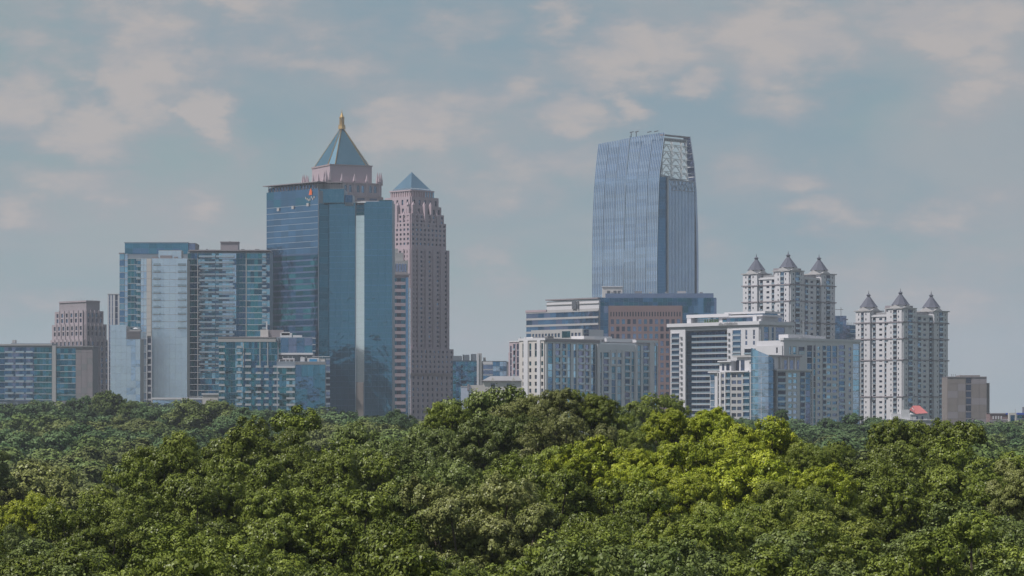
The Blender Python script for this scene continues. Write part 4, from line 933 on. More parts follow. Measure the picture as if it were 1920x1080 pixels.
    for k in range(16):
        h = R.uniform(.9, 1.7); L_.box('sign_letter', GREY, a - .95 * k - .55, a - .95 * k - R.uniform(.0, .25), z(608), z(608) + h, 1.7, 1.85)
        if k % 2: L_.box('sign_letter', GREY, a - .95 * k - .55, a - .95 * k, z(608) + h * R.choice([.1, .5, .85]), z(608) + h * .95 + .1, 1.86, 1.9)
    B.flush()
hotel()

def cream_condo():
    D = 1650
    B = Build('condominium_block', 'cream and white mid rise condominium with vertical blue glass bays above the treetops', 1022, D, base=GB)
    f = Fr(B, 1022, D, 45); L_, R_ = Face(f, 'L'), Face(f, 'R'); z = f.z; p = 12.8
    f.box('tower_body', CREAM, 0, f.u(1122), 0, f.v(975), GB, z(634))
    WG = [G_WIN, G_DARK, G_DTEAL]
    strips(L_, CREAM, 975, 1021.6, 634, 790, p, [(981, 984.8, 'g', WG, 643, 670), (993.5, 997.5, 'g', WG, 643, 670), (1004, 1008, 'g', WG, 643, 670), (1016, 1019.8, 'g', WG, 643, 670),
           (981, 984.8, 'w', WG, 674, 786), (993.5, 997.5, 'w', WG, 674, 786), (1004, 1008, 'w', WG, 674, 786), (1016, 1019.8, 'w', WG, 674, 786)], depth=.6)
    CY = [G_CYAN, G_TEAL, G_CYAN, G_BLUE]; DK = [G_SLATE, G_DBLUE, G_TEAL]
    strips(R_, PALEG, 1022.4, 1122, 636, 795, p, [(1026, 1035.5, 'g', CY, 643, 795), (1040, 1049, 'b', DK, 643, 795), (1053, 1060, 'b', DK, 643, 795), (1062.5, 1069, 'g', CY, 643, 795), (1074, 1079.5, 'g', [G_CYAN, G_DBLUE], 643, 795),
           (1083, 1093, 'b', DK, 643, 795), (1096, 1103.5, 'b', DK, 643, 795), (1107, 1115.5, 'g', [G_BLUE, G_CYAN], 643, 795)], depth=.7, slab=LGREY)
    L_.box('parapet', WHITE, -1, f.v(975) + .5, z(638), z(633.5), .02, 1.0); R_.box('parapet', TAUPE, 0, f.u(1122), z(640.5), z(635), .6, 1.2)
    for a, b, q in ((983, 1000, 631), (1004, 1028, 629.5), (1030, 1052, 632)): f.box('roof_box', WHITE if b < 1010 else GREY, 3, 8, f.v(b, 3) if b < 1022 else 1, f.v(a, 3) if b < 1022 else 4, z(636), z(q))
    for k, a in enumerate((976, 986, 1000, 1012)): f.beam('rooftop_mast', GREY, (1, f.v(a, 1), z(634)), (1, f.v(a, 1), z(630)), .15)
    for a, b in ((984, 992), (1009, 1015)): f.box('pilaster', WHITE, -1.1, -.62, f.v(b), f.v(a), GB, z(638))
    # right half, stepped forward with white crowns
    g = Fr(B, 1124, f.W(f.u(1124), 0, 0)[1] - 1.5, 45); G = Face(g, 'R'); zz = g.z
    g.box('tower_body', PALEG, 0, g.u(1230), 0, 18, GB, zz(642))
    strips(G, PALEG, 1122.5, 1232, 645, 795, p, [(1124.2, 1127, 'g', CY, 660, 795), (1130, 1140, 'b', DK, 660, 795), (1145, 1153, 'w', [G_BLUE, G_CYAN], 658, 683.6), (1156, 1164, 'w', [G_BLUE, G_CYAN], 658, 683.6), (1145, 1153, 'g', CY, 686, 795), (1156, 1164, 'g', CY, 686, 795),
           (1170, 1180, 'b', DK, 658, 795), (1182.5, 1188, 'g', CY, 658, 795), (1194, 1200.5, 'g', CY, 645, 795), (1204.5, 1215, 'b', DK, 645, 795), (1225.5, 1231, 'g', [G_CYAN, G_BLUE], 645, 795)], depth=.7, slab=LGREY)
    for a, b, q0, q1 in ((1143, 1145, 656, 686), (1153.4, 1155.6, 656, 686), (1164.4, 1167, 656, 686), (1216, 1224, 640, 800), (1189, 1193, 645, 800), (1118, 1122, 645, 800)): G.box('pilaster', WHITE, g.u(a), g.u(b), zz(q1), zz(q0), .7, 1.1)
    for (a, b, q0, q1, y0) in ((1104, 1157, 636, 630, 4), (1112, 1150, 642, 636, 5), (1142, 1196, 640, 633.5, 2), (1150, 1192, 655, 640, 3), (1190, 1231, 640.5, 635.5, -1.3), (1128, 1170, 660, 650, 1)):
        g.box('roof_crown', WHITE, g.u(a), g.u(b), y0, y0 + 10, zz(q0), zz(q1))
    for p_ in (1124, 1134, 1151, 1176): g.box('roof_opening', GREY, g.u(p_, 1), g.u(p_ + 5, 1), .9 if p_ < 1160 else 1.6, 1.0 if p_ < 1160 else 3, zz(650), zz(645))
    B.flush()
    B = Build('condominium_block', 'narrow pinkish condominium with dark balconies tucked behind the cream one', 965, 1720, base=GB)
    f = Fr(B, 975, 1720, 45); L_ = Face(f, 'L')
    f.box('tower_body', PINKL, 0, 14, 0, f.v(956), GB, f.z(642))
    strips(L_, PINKL, 956, 975, 640, 790, 12.2, [(957.5, 960.5, 'g', [G_SLATE, G_WIN], 648, 790), (963.5, 967.5, 'b', [G_SLATE, G_DARK], 644, 790), (970, 974, 'g', [G_SLATE, G_WIN], 644, 790)], depth=.5)
    f.box('tower_body', PINKL, 2, 12, f.v(956), f.v(949), GB, f.z(660)); L_.box('parapet', WHITE, -.3, f.v(956), f.z(641), f.z(639), -6, .8)
    B.flush()
    B = Build('rooftop_block', 'white box building with a row of blue windows above the cream condominium roof', 1060, 1780, base=GB)
    f = Fr(B, 1094, 1780, 45); L_ = Face(f, 'L'); f.box('tower_body', WHITE, 0, 18, 0, f.v(997), GB, f.z(617.5))
    L_.wall(LGREY, 997, 1093.6, 616.5, 636, L_.cols(998, 1052, 9, .62) + L_.cols(1071, 1091, 3, .62), [(f.z(631), f.z(623.5))], gl=[G_BLUE, G_SLATE]); L_.box('glass_pane', G_DTEAL, f.v(1070.5), f.v(1055), f.z(632), f.z(620), .62, .7)
    Face(f, 'R').curtain(1094.5, 1104, 617, 7, 636, 2, [G_DBLUE, G_SLATE], SLABD)
    B.flush()
cream_condo()

def white_blue_condo():
    D = 1660; G0 = [G_SKY, G_BLUE, G_CYAN]; DK = [G_WIN, G_DARK, G_DBLUE]; p = 11.4
    B = Build('condominium_block', 'white condominium with sky blue glass end bay, in front of the left spired tower', 1540, D, base=GB)
    f = Fr(B, 1468, D, 38); R_ = Face(f, 'R'); z = f.z
    f.box('tower_body', WHITE, 0, f.u(1611), 0, 22, GB, z(638))
    # the far end is farther away, so rows are given at the near corner
    strips(R_, WHITE, 1468.5, 1612, 636, 830, p, [(1479, 1482, 'g', [G_CYAN], 649, 664), (1486, 1492, 'g', [G_CYAN, G_TEAL], 649, 664), (1496, 1507, 'b', DK, 649, 664), (1512, 1521.5, 'g', DK, 646, 830), (1524, 1528, 'g', [G_WIN, G_TEAL], 646, 830),
        (1531.5, 1536.5, 'w', [G_BLUE, G_CYAN, G_SLATE], 646, 830), (1541, 1547.5, 'b', DK, 646, 830), (1549, 1557, 'g', [G_BLUE], 646, 681), (1559.5, 1568.5, 'g', [G_BLUE, G_SLATE], 646, 681), (1549, 1557, 'w', [G_BLUE, G_CYAN, G_SLATE], 681, 830), (1559.5, 1568.5, 'w', [G_BLUE, G_CYAN, G_SLATE], 681, 830),
        (1571.5, 1583, 'b', [G_DBLUE, G_SLATE], 644, 830), (1590, 1594.5, 'w', [G_BLUE, G_CYAN, G_SLATE], 646, 830), (1598, 1610.5, 'g', [G_SKY, G_SKY, G_CYAN], 641, 830)], depth=.6, fill=.5, bal=1.0, slab=WHITE)
    R_.box('parapet', WHITE, -.5, f.u(1612), z(638), z(633.5), -2, 1.1)
    f.box('roof_box', WHITE, f.u(1478, 4), f.u(1520, 4), 4, 12, z(636), z(626)); f.box('roof_box', WHITE, f.u(1520, 4), f.u(1548, 4), 4, 12, z(636), z(628)); f.box('roof_box', LGREY, f.u(1500, 2), f.u(1512, 2), 2, 3, z(636), z(632))
    f.beam('rooftop_mast', STEEL, (f.u(1506, 4), 4, z(630)), (f.u(1506, 4), 4, z(600)), .12)
    g = Fr(B, 1468, D, 45); L_ = Face(g, 'L'); g.box('link_wing', WHITE, 0, 20, 0, g.v(1392), GB, z(650))
    strips(L_, WHITE, 1392, 1467.6, 648, 830, p, [(1456.5, 1459.5, 'g', [G_WIN], 651, 662), (1397, 1418, 'b', [G_SLATE, G_WIN], 652, 663)], depth=.6)
    B.flush()
    D = 1580; p = 12.4
    B = Build('condominium_block', 'pale mid rise condominium with a rounded pointed glass bay at its corner', 1427, D, base=GB)
    f = Fr(B, 1430, D, 45); L_ = Face(f, 'L'); z = f.z; W_ = [G_WINB, G_WIN, G_SLATE, G_DARK]
    f.box('tower_body', WHITE, 0, 18, 0, f.v(1346), GB, z(696)); f.box('tower_body', WHITE, 5, 20, 0, f.v(1382, 5), GB, z(668)); f.box('roof_slab', LGREY, 3.8, 20, -1, f.v(1374, 4), z(668.5), z(665))
    strips(L_, LGREY, 1346, 1429.5, 697, 835, p, [(1347.3, 1349.5, 'g', W_), (1354, 1359.5, 'w', W_), (1362.5, 1370.5, 'b', [G_DBLUE, G_NAVY]), (1373, 1381.5, 'w', W_), (1383.5, 1391.5, 'w', W_), (1394.5, 1407, 'b', [G_DBLUE, G_NAVY]), (1410, 1416, 'w', W_), (1421.5, 1424, 'g', W_)], depth=.6, bal=1.0, fill=.55, slab=WHITE)
    for a, b in ((1350, 1353.5), (1360, 1362), (1417, 1421), (1425, 1429.5)): L_.box('pilaster', WHITE, f.v(b), f.v(a), GB, z(696), .6, .95)
    # terrace storey
    L5 = Face(f, 'L', 5)
    for a, b in ((1381, 1386), (1389, 1396), (1411, 1415)): L5.box('terrace_door', G_WIN, f.v(b, 5), f.v(a, 5), z(694), z(674), .02, .15)
    f.box('terrace_wing', WHITE, 1.5, 8, f.v(1371, 1.5), f.v(1349, 1.5), GB, z(677)); f.box('terrace_wing', WHITE, .8, 6, .5, f.v(1405, .8), GB, z(677)); f.box('roof_slab', WHITE, .2, 8.5, f.v(1371.5, 1), f.v(1347, 1), z(677.5), z(675))
    f.box('roof_slab', WHITE, 0, 8, -.5, f.v(1403, 1), z(677.5), z(675)); T = Face(f, 'L', 1.5); 
    for a, b in ((1354, 1358), (1362, 1368)): T.box('window', G_WIN, f.v(b, 1.5), f.v(a, 1.5), z(693), z(681), .02, .12)
    for a, b in ((1409.5, 1413.5), (1420, 1422)): Face(f, 'L', .8).box('window', G_WIN, f.v(b, .8), f.v(a, .8), z(692), z(681), .02, .12)
    L_.box('terrace_rail', WHITE, f.v(1406), f.v(1362), z(697), z(694.5), .6, 1.6)
    f.box('side_wing', WHITE, 1, 14, f.v(1345.6), f.v(1329), GB, z(697)); S = Face(f, 'L', 1); S.curtain(1332, 1340, 700, p, 810, 1, [G_BLUE, G_SKY], WHITE, .3, .3); S.box('roof_slab', WHITE, f.v(1346), f.v(1327.5), z(697.5), z(695), -8, 1.2)
    # rounded glass bay
    cx, cy, r = 4.5, 4.0, 6.6; n = 9; top = lambda t: z(652 + max(0, t - .08) * 24)
    ang = [math.radians(150 + 150 * k / n) for k in range(n + 1)]
    def P(k, q, rr=r): return f.W(cx + rr * math.cos(ang[k]), cy + rr * math.sin(ang[k]), q)
    for k in range(n):
        y = 830
        while True:
            z0 = z(y); z1 = z(y - p); t0, t1 = top(k / n), top((k + 1) / n)
            if z0 >= min(t0, t1) - .2: break
            za, zb_ = min(z1, t0), min(z1, t1)
            if z1 > min(t0, t1): za, zb_ = t0, t1
            B.raw('bay_pane', [P(k, z0 + .12), P(k + 1, z0 + .12), P(k + 1, zb_ - .02), P(k, za - .02), P(k, z0 + .12, r - .2), P(k + 1, z0 + .12, r - .2), P(k + 1, zb_ - .02, r - .2), P(k, za - .02, r - .2)], [(0, 1, 2, 3), (7, 6, 5, 4), (0, 4, 5, 1), (2, 6, 7, 3), (1, 5, 6, 2), (3, 7, 4, 0)], (G_CYAN if k < 3 else G_SKY if k < 6 else G_BLUE))
            if z1 > min(t0, t1): break
            B.bucket('bay_floor_band', LGREY, [P(k, z0 - .08, r + .1), P(k + 1, z0 - .08, r + .1), P(k + 1, z0 + .1, r + .1), P(k, z0 + .1, r + .1), P(k, z0 - .08, r - .25), P(k + 1, z0 - .08, r - .25), P(k + 1, z0 + .1, r - .25), P(k, z0 + .1, r - .25)], [(0, 1, 2, 3), (4, 7, 6, 5), (3, 2, 6, 7), (0, 4, 5, 1)])
            y -= p
    f.cone('bay_core', G_SLATE, cx, cy, GB, z(675), r - .5, r - .5, 16)
    g = Fr(B, 1456, D + 4, 28); R_ = Face(g, 'R'); zz = g.z; p = 11.5
    g.box('tower_body', LGREY, 0, g.u(1520), 0, 16, GB, zz(694)); g.box('penthouse', LGREY, g.u(1452, 4), g.u(1500, 4), 4, 12, zz(694), zz(669)); g.box('roof_slab', TAUPE, g.u(1448, 3), g.u(1504, 3), 3, 13, zz(669), zz(666.5))
    for a, b in ((1470, 1475), (1481, 1487), (1494, 1498)): Face(g, 'R', 4).box('terrace_door', G_SLATE, g.u(a, 4), g.u(b, 4), zz(692), zz(675), .02, .15)
    for a in (1464, 1478, 1491): g.box('terrace_column', WHITE, g.u(a, 3), g.u(a + 1.5, 3), 3.2, 3.8, zz(694), zz(669))
    strips(R_, PALEG, 1456.4, 1520, 694, 835, p, [(1457, 1472, 'b', [G_DBLUE, G_DARK], 697, 835), (1477, 1484.5, 'w', [G_CYAN, G_SKY], 697, 835), (1486.5, 1493.5, 'w', [G_CYAN, G_SKY], 697, 835), (1499, 1508, 'b', [G_DARK, G_DBLUE], 697, 835), (1509.5, 1519, 'g', [G_SLATE, G_BLUE], 697, 835)], depth=.6, bal=1.1, slab=SLABD)
    R_.box('roof_slab', WHITE, -.5, g.u(1521), zz(695), zz(692.5), -1, 1.5)
    B.flush()
white_blue_condo()
def right_edge():
    B = Build('brick_block', 'plain tan brown brick block with one dark vertical window strip at the right', 1815, 1750, base=GB)
    f = Fr(B, 1776, 1750, 0); R0 = Face(f, 'R'); z = f.z
    f.box('tower_body', TANB, 0, f.u(1850), 0, 22, GB, z(707)); f.box('tower_body', TANB, f.u(1850), f.u(1857), 3, 20, GB, z(718)); f.box('roof_box', TANB, f.u(1800), f.u(1838), 1, 16, z(707), z(703.5))
    q = 707; k = 0
    while q < 812:
        for a, b in ((1777, 1796), (1796, 1810.4), (1821.5, 1836), (1836, 1850)):
            R0.box('brick_panel', TANB if (k + int(a)) % 3 else TAUPE, f.u(a) + .06, f.u(b) - .06, z(q + 13) + .06, z(q) - .06, .02, .22)
        R0.box('window', R.choice([G_DARK, G_WIN, G_SLATE]), f.u(1811.5), f.u(1820.5), z(q + 11.6), z(q + 1), .02, .1); R0.box('window_spandrel', TAUPE, f.u(1810.6), f.u(1821.3), z(q + 1), z(q) + .2, .02, .18); q += 13; k += 1
    R0.box('coping', TAUPE, 0, f.u(1850), z(707.6), z(706), -20, .5)
    for p in (1786, 1789, 1793): f.beam('rooftop_mast', GREY, (f.u(p), 4, z(707)), (f.u(p), 4, z(701)), .12)
    B.flush()
    B = Build('cottage', 'little white cottage with a bright red hipped roof at the foot of the spired tower', 1722, 1500, cat='house', base=GB)
    f = Fr(B, 1706, 1500, 0); z = f.z; R0 = Face(f, 'R')
    f.box('wall', WHITE, 0, f.u(1738), 0, 8, GB, z(775)); x1 = f.u(1738)
    B.raw('roof', [f.W(-.4, -.5, z(768)), f.W(3, -.8, z(776)), f.W(x1 + .5, -.8, z(774.5)), f.W(x1 + .5, 8.5, z(774.5)), f.W(-.4, 8.5, z(774)), f.W(2.2, 4, z(760.5)), f.W(x1 - 3.2, 4, z(760.5))], [(1, 2, 6, 5), (0, 1, 5), (2, 3, 6), (3, 4, 5, 6), (4, 0, 5)], REDROOF)
    B.raw('gable', [f.W(-.2, -.35, z(777)), f.W(3.2, -.45, z(777)), f.W(1.6, 1.9, z(764))], [(0, 1, 2)], WHITE)
    R0.box('window', G_WIN, f.u(1718), f.u(1721), z(786), z(780), .02, .1); R0.box('window', G_WIN, f.u(1728), f.u(1731), z(786), z(780), .02, .1)
    B.flush()
    B = Build('low_building', 'long low grey building with dark doors below the red roofed cottage', 1712, 1480, base=GB)
    f = Fr(B, 1664, 1480, 0); z = f.z; R0 = Face(f, 'R')
    f.box('wall', LGREY, 0, f.u(1762), 0, 9, GB, z(788)); f.box('parapet', WHITE, -.2, f.u(1764), -.5, 9, z(788), z(786.5)); f.box('roof_box', WHITE, f.u(1672), f.u(1704), 2, 7, z(787), z(776)); f.box('roof_box', WHITE, f.u(1690), f.u(1706), 1, 6, z(787), z(768))
    for p in (1676, 1682, 1687, 1748): R0.box('door', G_WIN, f.u(p), f.u(p + 3.4), z(801), z(791), .02, .12)
    for p in (1676, 1694, 1712, 1745): f.beam('rooftop_mast', GREY, (f.u(p), 3, z(787)), (f.u(p), 3, z(781)), .1)
    B.flush()
    B = Build('brick_building', 'low red brown brick building with a row of pale pilasters right of the tan block', 1875, 1550, base=GB)
    f = Fr(B, 1856, 1550, 0); z = f.z; R0 = Face(f, 'R')
    f.box('wall', BROWN, 0, f.u(1891), 0, 12, GB, z(775)); R0.box('coping', TAUPE, 0, f.u(1891), z(776.5), z(774.5), -10, .4); R0.box('string_course', WHITE, f.u(1876), f.u(1891), z(787), z(786.2), .02, .3); R0.box('lower_wall', TAUPE, 0, f.u(1891), GB, z(787.3), .02, .25)
    for p in (1861, 1866, 1871, 1876): R0.box('pilaster', WHITE, f.u(p), f.u(p + 2.6), z(785.8), z(780), .02, .25)
    R0.box('blue_sign', AWN, f.u(1885.5), f.u(1890.5), z(777.5), z(774.2), .42, .6)
    B.flush()
    B = Build('billboard', 'cream framed billboard tower with a dark blue panel at the far right', 1898, 1500, cat='billboard', base=GB)
    f = Fr(B, 1891.5, 1500, 0); z = f.z
    f.box('frame', CREAM, 0, f.u(1894.4), 0, 2.5, GB, z(774)); f.box('frame', CREAM, f.u(1903), f.u(1905.6), 0, 2.5, GB, z(774)); f.box('frame', CREAM, f.u(1894.4), f.u(1903), 0, 2.5, z(778.4), z(774)); f.box('frame', CREAM, f.u(1894.4), f.u(1903), 0, 2.5, z(797), z(792.4)); f.box('display_panel', G_DBLUE, f.u(1894.4), f.u(1903), .6, 1.2, z(792.4), z(778.4))
    B.flush()
    B = Build('shop_building', 'glazed low building with a bright blue roof edge at the right border', 1914, 1530, base=GB)
    f = Fr(B, 1905, 1530, 0); z = f.z; R0 = Face(f, 'R')
    f.box('wall', GREY, 0, f.u(1960), 0, 12, GB, z(776)); R0.box('blue_fascia', AWN, f.u(1907), f.u(1960), z(777.5), z(774), -10, .8); R0.curtain(1907, 1960, 778, 7, 805, 12, [G_DTEAL, G_SLATE, G_DARK], SLAB, .25, .4)
    f.box('chimney', GREY, f.u(1919), f.u(1922), 2, 4, z(775), z(763)); f.beam('roof_mast', STEEL, (f.u(1906), 3, z(776)), (f.u(1905), 3, z(766)), .15)
    B.flush()
right_edge()

# ------------------------------------------------------------------ trees
def leaf_mat(name, c, c2, trans=.05, spec=.24):
    m = bpy.data.materials.new(name); m.use_nodes = True; t = m.node_tree; L = t.links.new
    b = t.nodes['Principled BSDF']; out = t.nodes['Material Output']
    b.inputs['Roughness'].default_value = .42; b.inputs['Specular IOR Level'].default_value = spec
    at = nd(t, 'ShaderNodeAttribute', attribute_name='tint'); oi = nd(t, 'ShaderNodeObjectInfo')
    sp = nd(t, 'ShaderNodeSeparateColor'); L(at.outputs['Color'], sp.inputs[0])
    mx = nd(t, 'ShaderNodeMix', data_type='RGBA'); L(sp.outputs[0], mx.inputs[0]); mx.inputs[6].default_value = c + (1,); mx.inputs[7].default_value = c2 + (1,)
    f = M_(t, 'MULTIPLY', M_(t, 'ADD', M_(t, 'MULTIPLY', sp.outputs[1], .7), .65), M_(t, 'ADD', M_(t, 'MULTIPLY', oi.outputs['Random'], .44), .80))
    v = nd(t, 'ShaderNodeVectorMath', operation='SCALE'); L(mx.outputs[2], v.inputs[0]); L(f, v.inputs['Scale']); L(v.outputs[0], b.inputs['Base Color'])
    tr = nd(t, 'ShaderNodeBsdfTranslucent'); L(v.outputs[0], tr.inputs['Color'])
    ms = nd(t, 'ShaderNodeMixShader'); ms.inputs[0].default_value = trans; L(b.outputs[0], ms.inputs[1]); L(tr.outputs[0], ms.inputs[2]); L(ms.outputs[0], out.inputs['Surface'])
    return m
L_DARK = leaf_mat('dark_oak_leaf', (.092, .122, .014), (.205, .245, .036))
L_OLIVE = leaf_mat('olive_leaf', (.15, .17, .040), (.24, .25, .085))
L_BRIGHT = leaf_mat('yellow_green_leaf', (.185, .235, .014), (.42, .45, .040), trans=.12)
L_MID = leaf_mat('mid_green_leaf', (.105, .145, .030), (.18, .215, .06))
L_LIGHT = leaf_mat('light_green_leaf', (.135, .18, .025), (.26, .29, .05), trans=.22)
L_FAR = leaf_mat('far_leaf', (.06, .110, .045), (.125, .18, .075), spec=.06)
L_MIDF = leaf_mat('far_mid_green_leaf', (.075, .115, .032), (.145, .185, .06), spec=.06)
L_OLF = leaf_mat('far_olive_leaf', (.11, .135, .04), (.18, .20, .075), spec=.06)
BARK = pbr('bark', (.09, .07, .055), .95, var=.3, nscale=2)
def crown_mesh(seed, nl, nc, nf, leaf, Rx=6.6, Rz=5.6, zc=13.6, clump=.62, spread=.64, lobe=(2.1, 3.3)):
    rng = np.random.default_rng(seed)
    # billowing lobes on an ellipsoid
    i = np.arange(nl) + .5; ph = np.pi * (1 + 5 ** .5) * i + rng.uniform(0, 6); cz = 1 - i / nl * 1.55
    cz = np.clip(cz + rng.normal(0, .08, nl), -.6, 1); sr = np.sqrt(1 - cz ** 2)
    d = np.stack([sr * np.cos(ph), sr * np.sin(ph), cz], 1)
    k = spread * rng.uniform(.68, 1.27, nl); k[::6] *= .62
    LC = d * np.array([Rx, Rx, Rz]) * k[:, None] + np.array([0, 0, zc]); LR = rng.uniform(lobe[0], lobe[1], nl)
    C, N, TI = [], [], []
    for j in range(nl):
        v = rng.normal(size=(nc * 3, 3)); v /= np.linalg.norm(v, axis=1)[:, None]
        v = v[((v @ d[j]) + .5 * v[:, 2] > -.35) & (v[:, 2] > -.38 + rng.normal(0, .12, len(v)))]; 
        hd = rng.normal(size=(6, 3)) + d[j] * .8; hd /= np.linalg.norm(hd, axis=1)[:, None]; v = v[(v @ hd.T).max(1) < .90]
        p = LC[j] + v * np.array([1.08, 1.08, .82]) * LR[j] * rng.uniform(.80, 1.10, len(v))[:, None]
        dist = np.linalg.norm(p[:, None] - LC[None], axis=2) / LR[None]; dist[:, j] = 9
        keep = dist.min(1) > .80; p, v = p[keep][:nc], v[keep][:nc]
        C.append(p); N.append(v); TI.append(np.clip(rng.normal(.45, .18) + rng.normal(0, .15, len(p)), 0, 1))
    C, N, TI = np.concatenate(C), np.concatenate(N), np.concatenate(TI); n = len(C)
    cs = clump * rng.uniform(.6, 1.25, n)
    idx = np.repeat(np.arange(n), nf)
    off = rng.normal(size=(n * nf, 3)); off /= np.linalg.norm(off, axis=1)[:, None]; off *= (rng.uniform(.3, 1, (n * nf, 1)) ** .5)
    off[:, 2] *= .75
    P = C[idx] + off * cs[idx, None]
    nr = off * 1.0 + N[idx] * .6 + np.array([0, 0, .30]) + rng.normal(0, .28, (n * nf, 3)); nr /= np.linalg.norm(nr, axis=1)[:, None]
    t = np.cross(nr, rng.normal(size=(n * nf, 3))); t /= np.linalg.norm(t, axis=1)[:, None]; b = np.cross(nr, t)
    s = leaf * rng.uniform(.65, 1.25, (n * nf, 1))
    # inner foliage: the crown is full, not hollow
    ni = int(n * nf * .16); w_ = rng.normal(size=(ni, 3)); w_ /= np.linalg.norm(w_, axis=1)[:, None]; w_[:, 2] = np.where(w_[:, 2] < -.5, -w_[:, 2], w_[:, 2])
    Pi = w_ * (rng.uniform(.1, 1, (ni, 1)) ** .4) * np.array([Rx, Rx, Rz]) * spread * .66 + np.array([0, 0, zc])
    jj = rng.integers(0, nl, ni); wl = rng.normal(size=(ni, 3)); wl /= np.linalg.norm(wl, axis=1)[:, None]; half = rng.uniform(0, 1, ni) < .6
    Pi[half] = (LC[jj] + wl * (LR[jj] * .50)[:, None] * np.array([1, 1, .75]))[half]
    ti = rng.normal(size=(ni, 3)); ti /= np.linalg.norm(ti, axis=1)[:, None]; bi = np.cross(ti, rng.normal(size=(ni, 3))); bi /= np.linalg.norm(bi, axis=1)[:, None]
    P = np.concatenate([P, Pi]); t = np.concatenate([t, ti]); b = np.concatenate([b, bi]); nr = np.concatenate([nr, np.cross(ti, bi)]); s = np.concatenate([s, leaf * rng.uniform(1.6, 2.6, (ni, 1))])
    V = np.stack([P - t * s * .5, P - b * s * .32 + nr * s * .08, P + t * s * .5, P + b * s * .32 + nr * s * .08], 1).reshape(-1, 3)
    tz = np.percentile(V[:, 2], 99.7); rx = np.percentile(np.hypot(V[:, 0], V[:, 1]), 99.0); f_ = 7.0 / rx; fz = f_ * 1.0
    V = V * np.array([f_, f_, fz]) + np.array([0, 0, 19.6 - tz * fz]); LC = LC * np.array([f_, f_, fz]) + np.array([0, 0, 19.6 - tz * fz])
    m = n * nf + ni; me = bpy.data.meshes.new('crown')
    me.vertices.add(4 * m); me.vertices.foreach_set('co', V.astype(np.float32).ravel())
    me.loops.add(4 * m); me.loops.foreach_set('vertex_index', np.arange(4 * m, dtype=np.int32))
    me.polygons.add(m); me.polygons.foreach_set('loop_start', np.arange(0, 4 * m, 4, dtype=np.int32))
    me.update(calc_edges=True)
    a = me.attributes.new('tint', 'FLOAT_COLOR', 'FACE') if False else me.color_attributes.new('tint', 'FLOAT_COLOR', 'CORNER')
    colr = np.ones((m, 4), np.float32); colr[:, 0] = np.clip(np.concatenate([TI[idx], np.full(ni, .3)]) + rng.normal(0, .12, m), 0, 1); colr[:, 1] = rng.uniform(0, 1, m)
    a.data.foreach_set('color', np.repeat(colr, 4, axis=0).ravel())
    me.materials.append(L_DARK)
    return me, LC
def trunk_mesh(seed, LC, r=.42):
    rng = random.Random(seed); V, Fc = [], []
    def tube(a, b, ra, rb, n=6):
        d = (b - a).normalized(); e = d.cross(Vector((.3, .9, .1))).normalized(); f = d.cross(e); k = len(V)
        for p, rr in ((a, ra), (b, rb)):
            for i in range(n): an = 2 * math.pi * i / n; V.append(p + (e * math.cos(an) + f * math.sin(an)) * rr)
        Fc.extend([(k + i, k + (i + 1) % n, k + n + (i + 1) % n, k + n + i) for i in range(n)])
    p = Vector((0, 0, -1.5)); rr = r * 1.3; pts = [p]
    for z in (2, 5.5, 8.5, 11.5):
        q = Vector((rng.uniform(-.3, .3), rng.uniform(-.3, .3), z)); r2 = rr * .82; tube(p, q, rr, r2, 8); p, rr = q, r2; pts.append(q)
    for c in LC:
        s = pts[rng.choice((2, 3, 4))]; e = Vector(c); m = s.lerp(e, .5) + Vector((rng.uniform(-.5, .5), rng.uniform(-.5, .5), -.5))
        tube(s, m, .17, .11, 5); tube(m, e, .11, .05, 5)
    me = bpy.data.meshes.new('trunk'); me.from_pydata([tuple(v) for v in V], [], Fc); me.materials.append(BARK); return me
_m = bpy.data.meshes.new('lower_trunk'); _m.from_pydata([(.56 * math.cos(a * math.pi / 4), .56 * math.sin(a * math.pi / 4), zz) for zz in (-.1, 1) for a in range(8)], [], [(k, (k + 1) % 8, 8 + (k + 1) % 8, 8 + k) for k in range(8)]); _m.materials.append(BARK); LOWT = _m
NEAR = []
for k in range(6):
    me, LC = crown_mesh(20 + k, 26 + 2 * k, 66, 46, .215, clump=.43, Rx=7.2, Rz=6.0, spread=.87, lobe=(1.35, 2.4))
    NEAR.append((me, trunk_mesh(k, LC)))
LOBED = []
for k in range(3):
    me, LC = crown_mesh(50 + k, 21 + 2 * k, 58, 44, .24, clump=.46, spread=.84, lobe=(1.3, 2.2)); LOBED.append((me, trunk_mesh(9 + k, LC)))
LOOSE = []
for k in range(2):
    me, LC = crown_mesh(70 + k, 17, 40, 24, .36, clump=.65, spread=.86, lobe=(1.3, 2.1)); LOOSE.append((me, trunk_mesh(19 + k, LC)))
MIDV = []
for k in range(4):
    me, LC = crown_mesh(90 + k, 18, 58, 24, .42, clump=.62, spread=.78, lobe=(1.5, 2.5)); MIDV.append((me, trunk_mesh(29 + k, LC)))
FARV = []
for k in range(4):
    me, LC = crown_mesh(110 + k, 16, 44, 18, .58, clump=.72, spread=.74, lobe=(2.1, 3.2)); FARV.append((me, trunk_mesh(39 + k, LC[:6])))
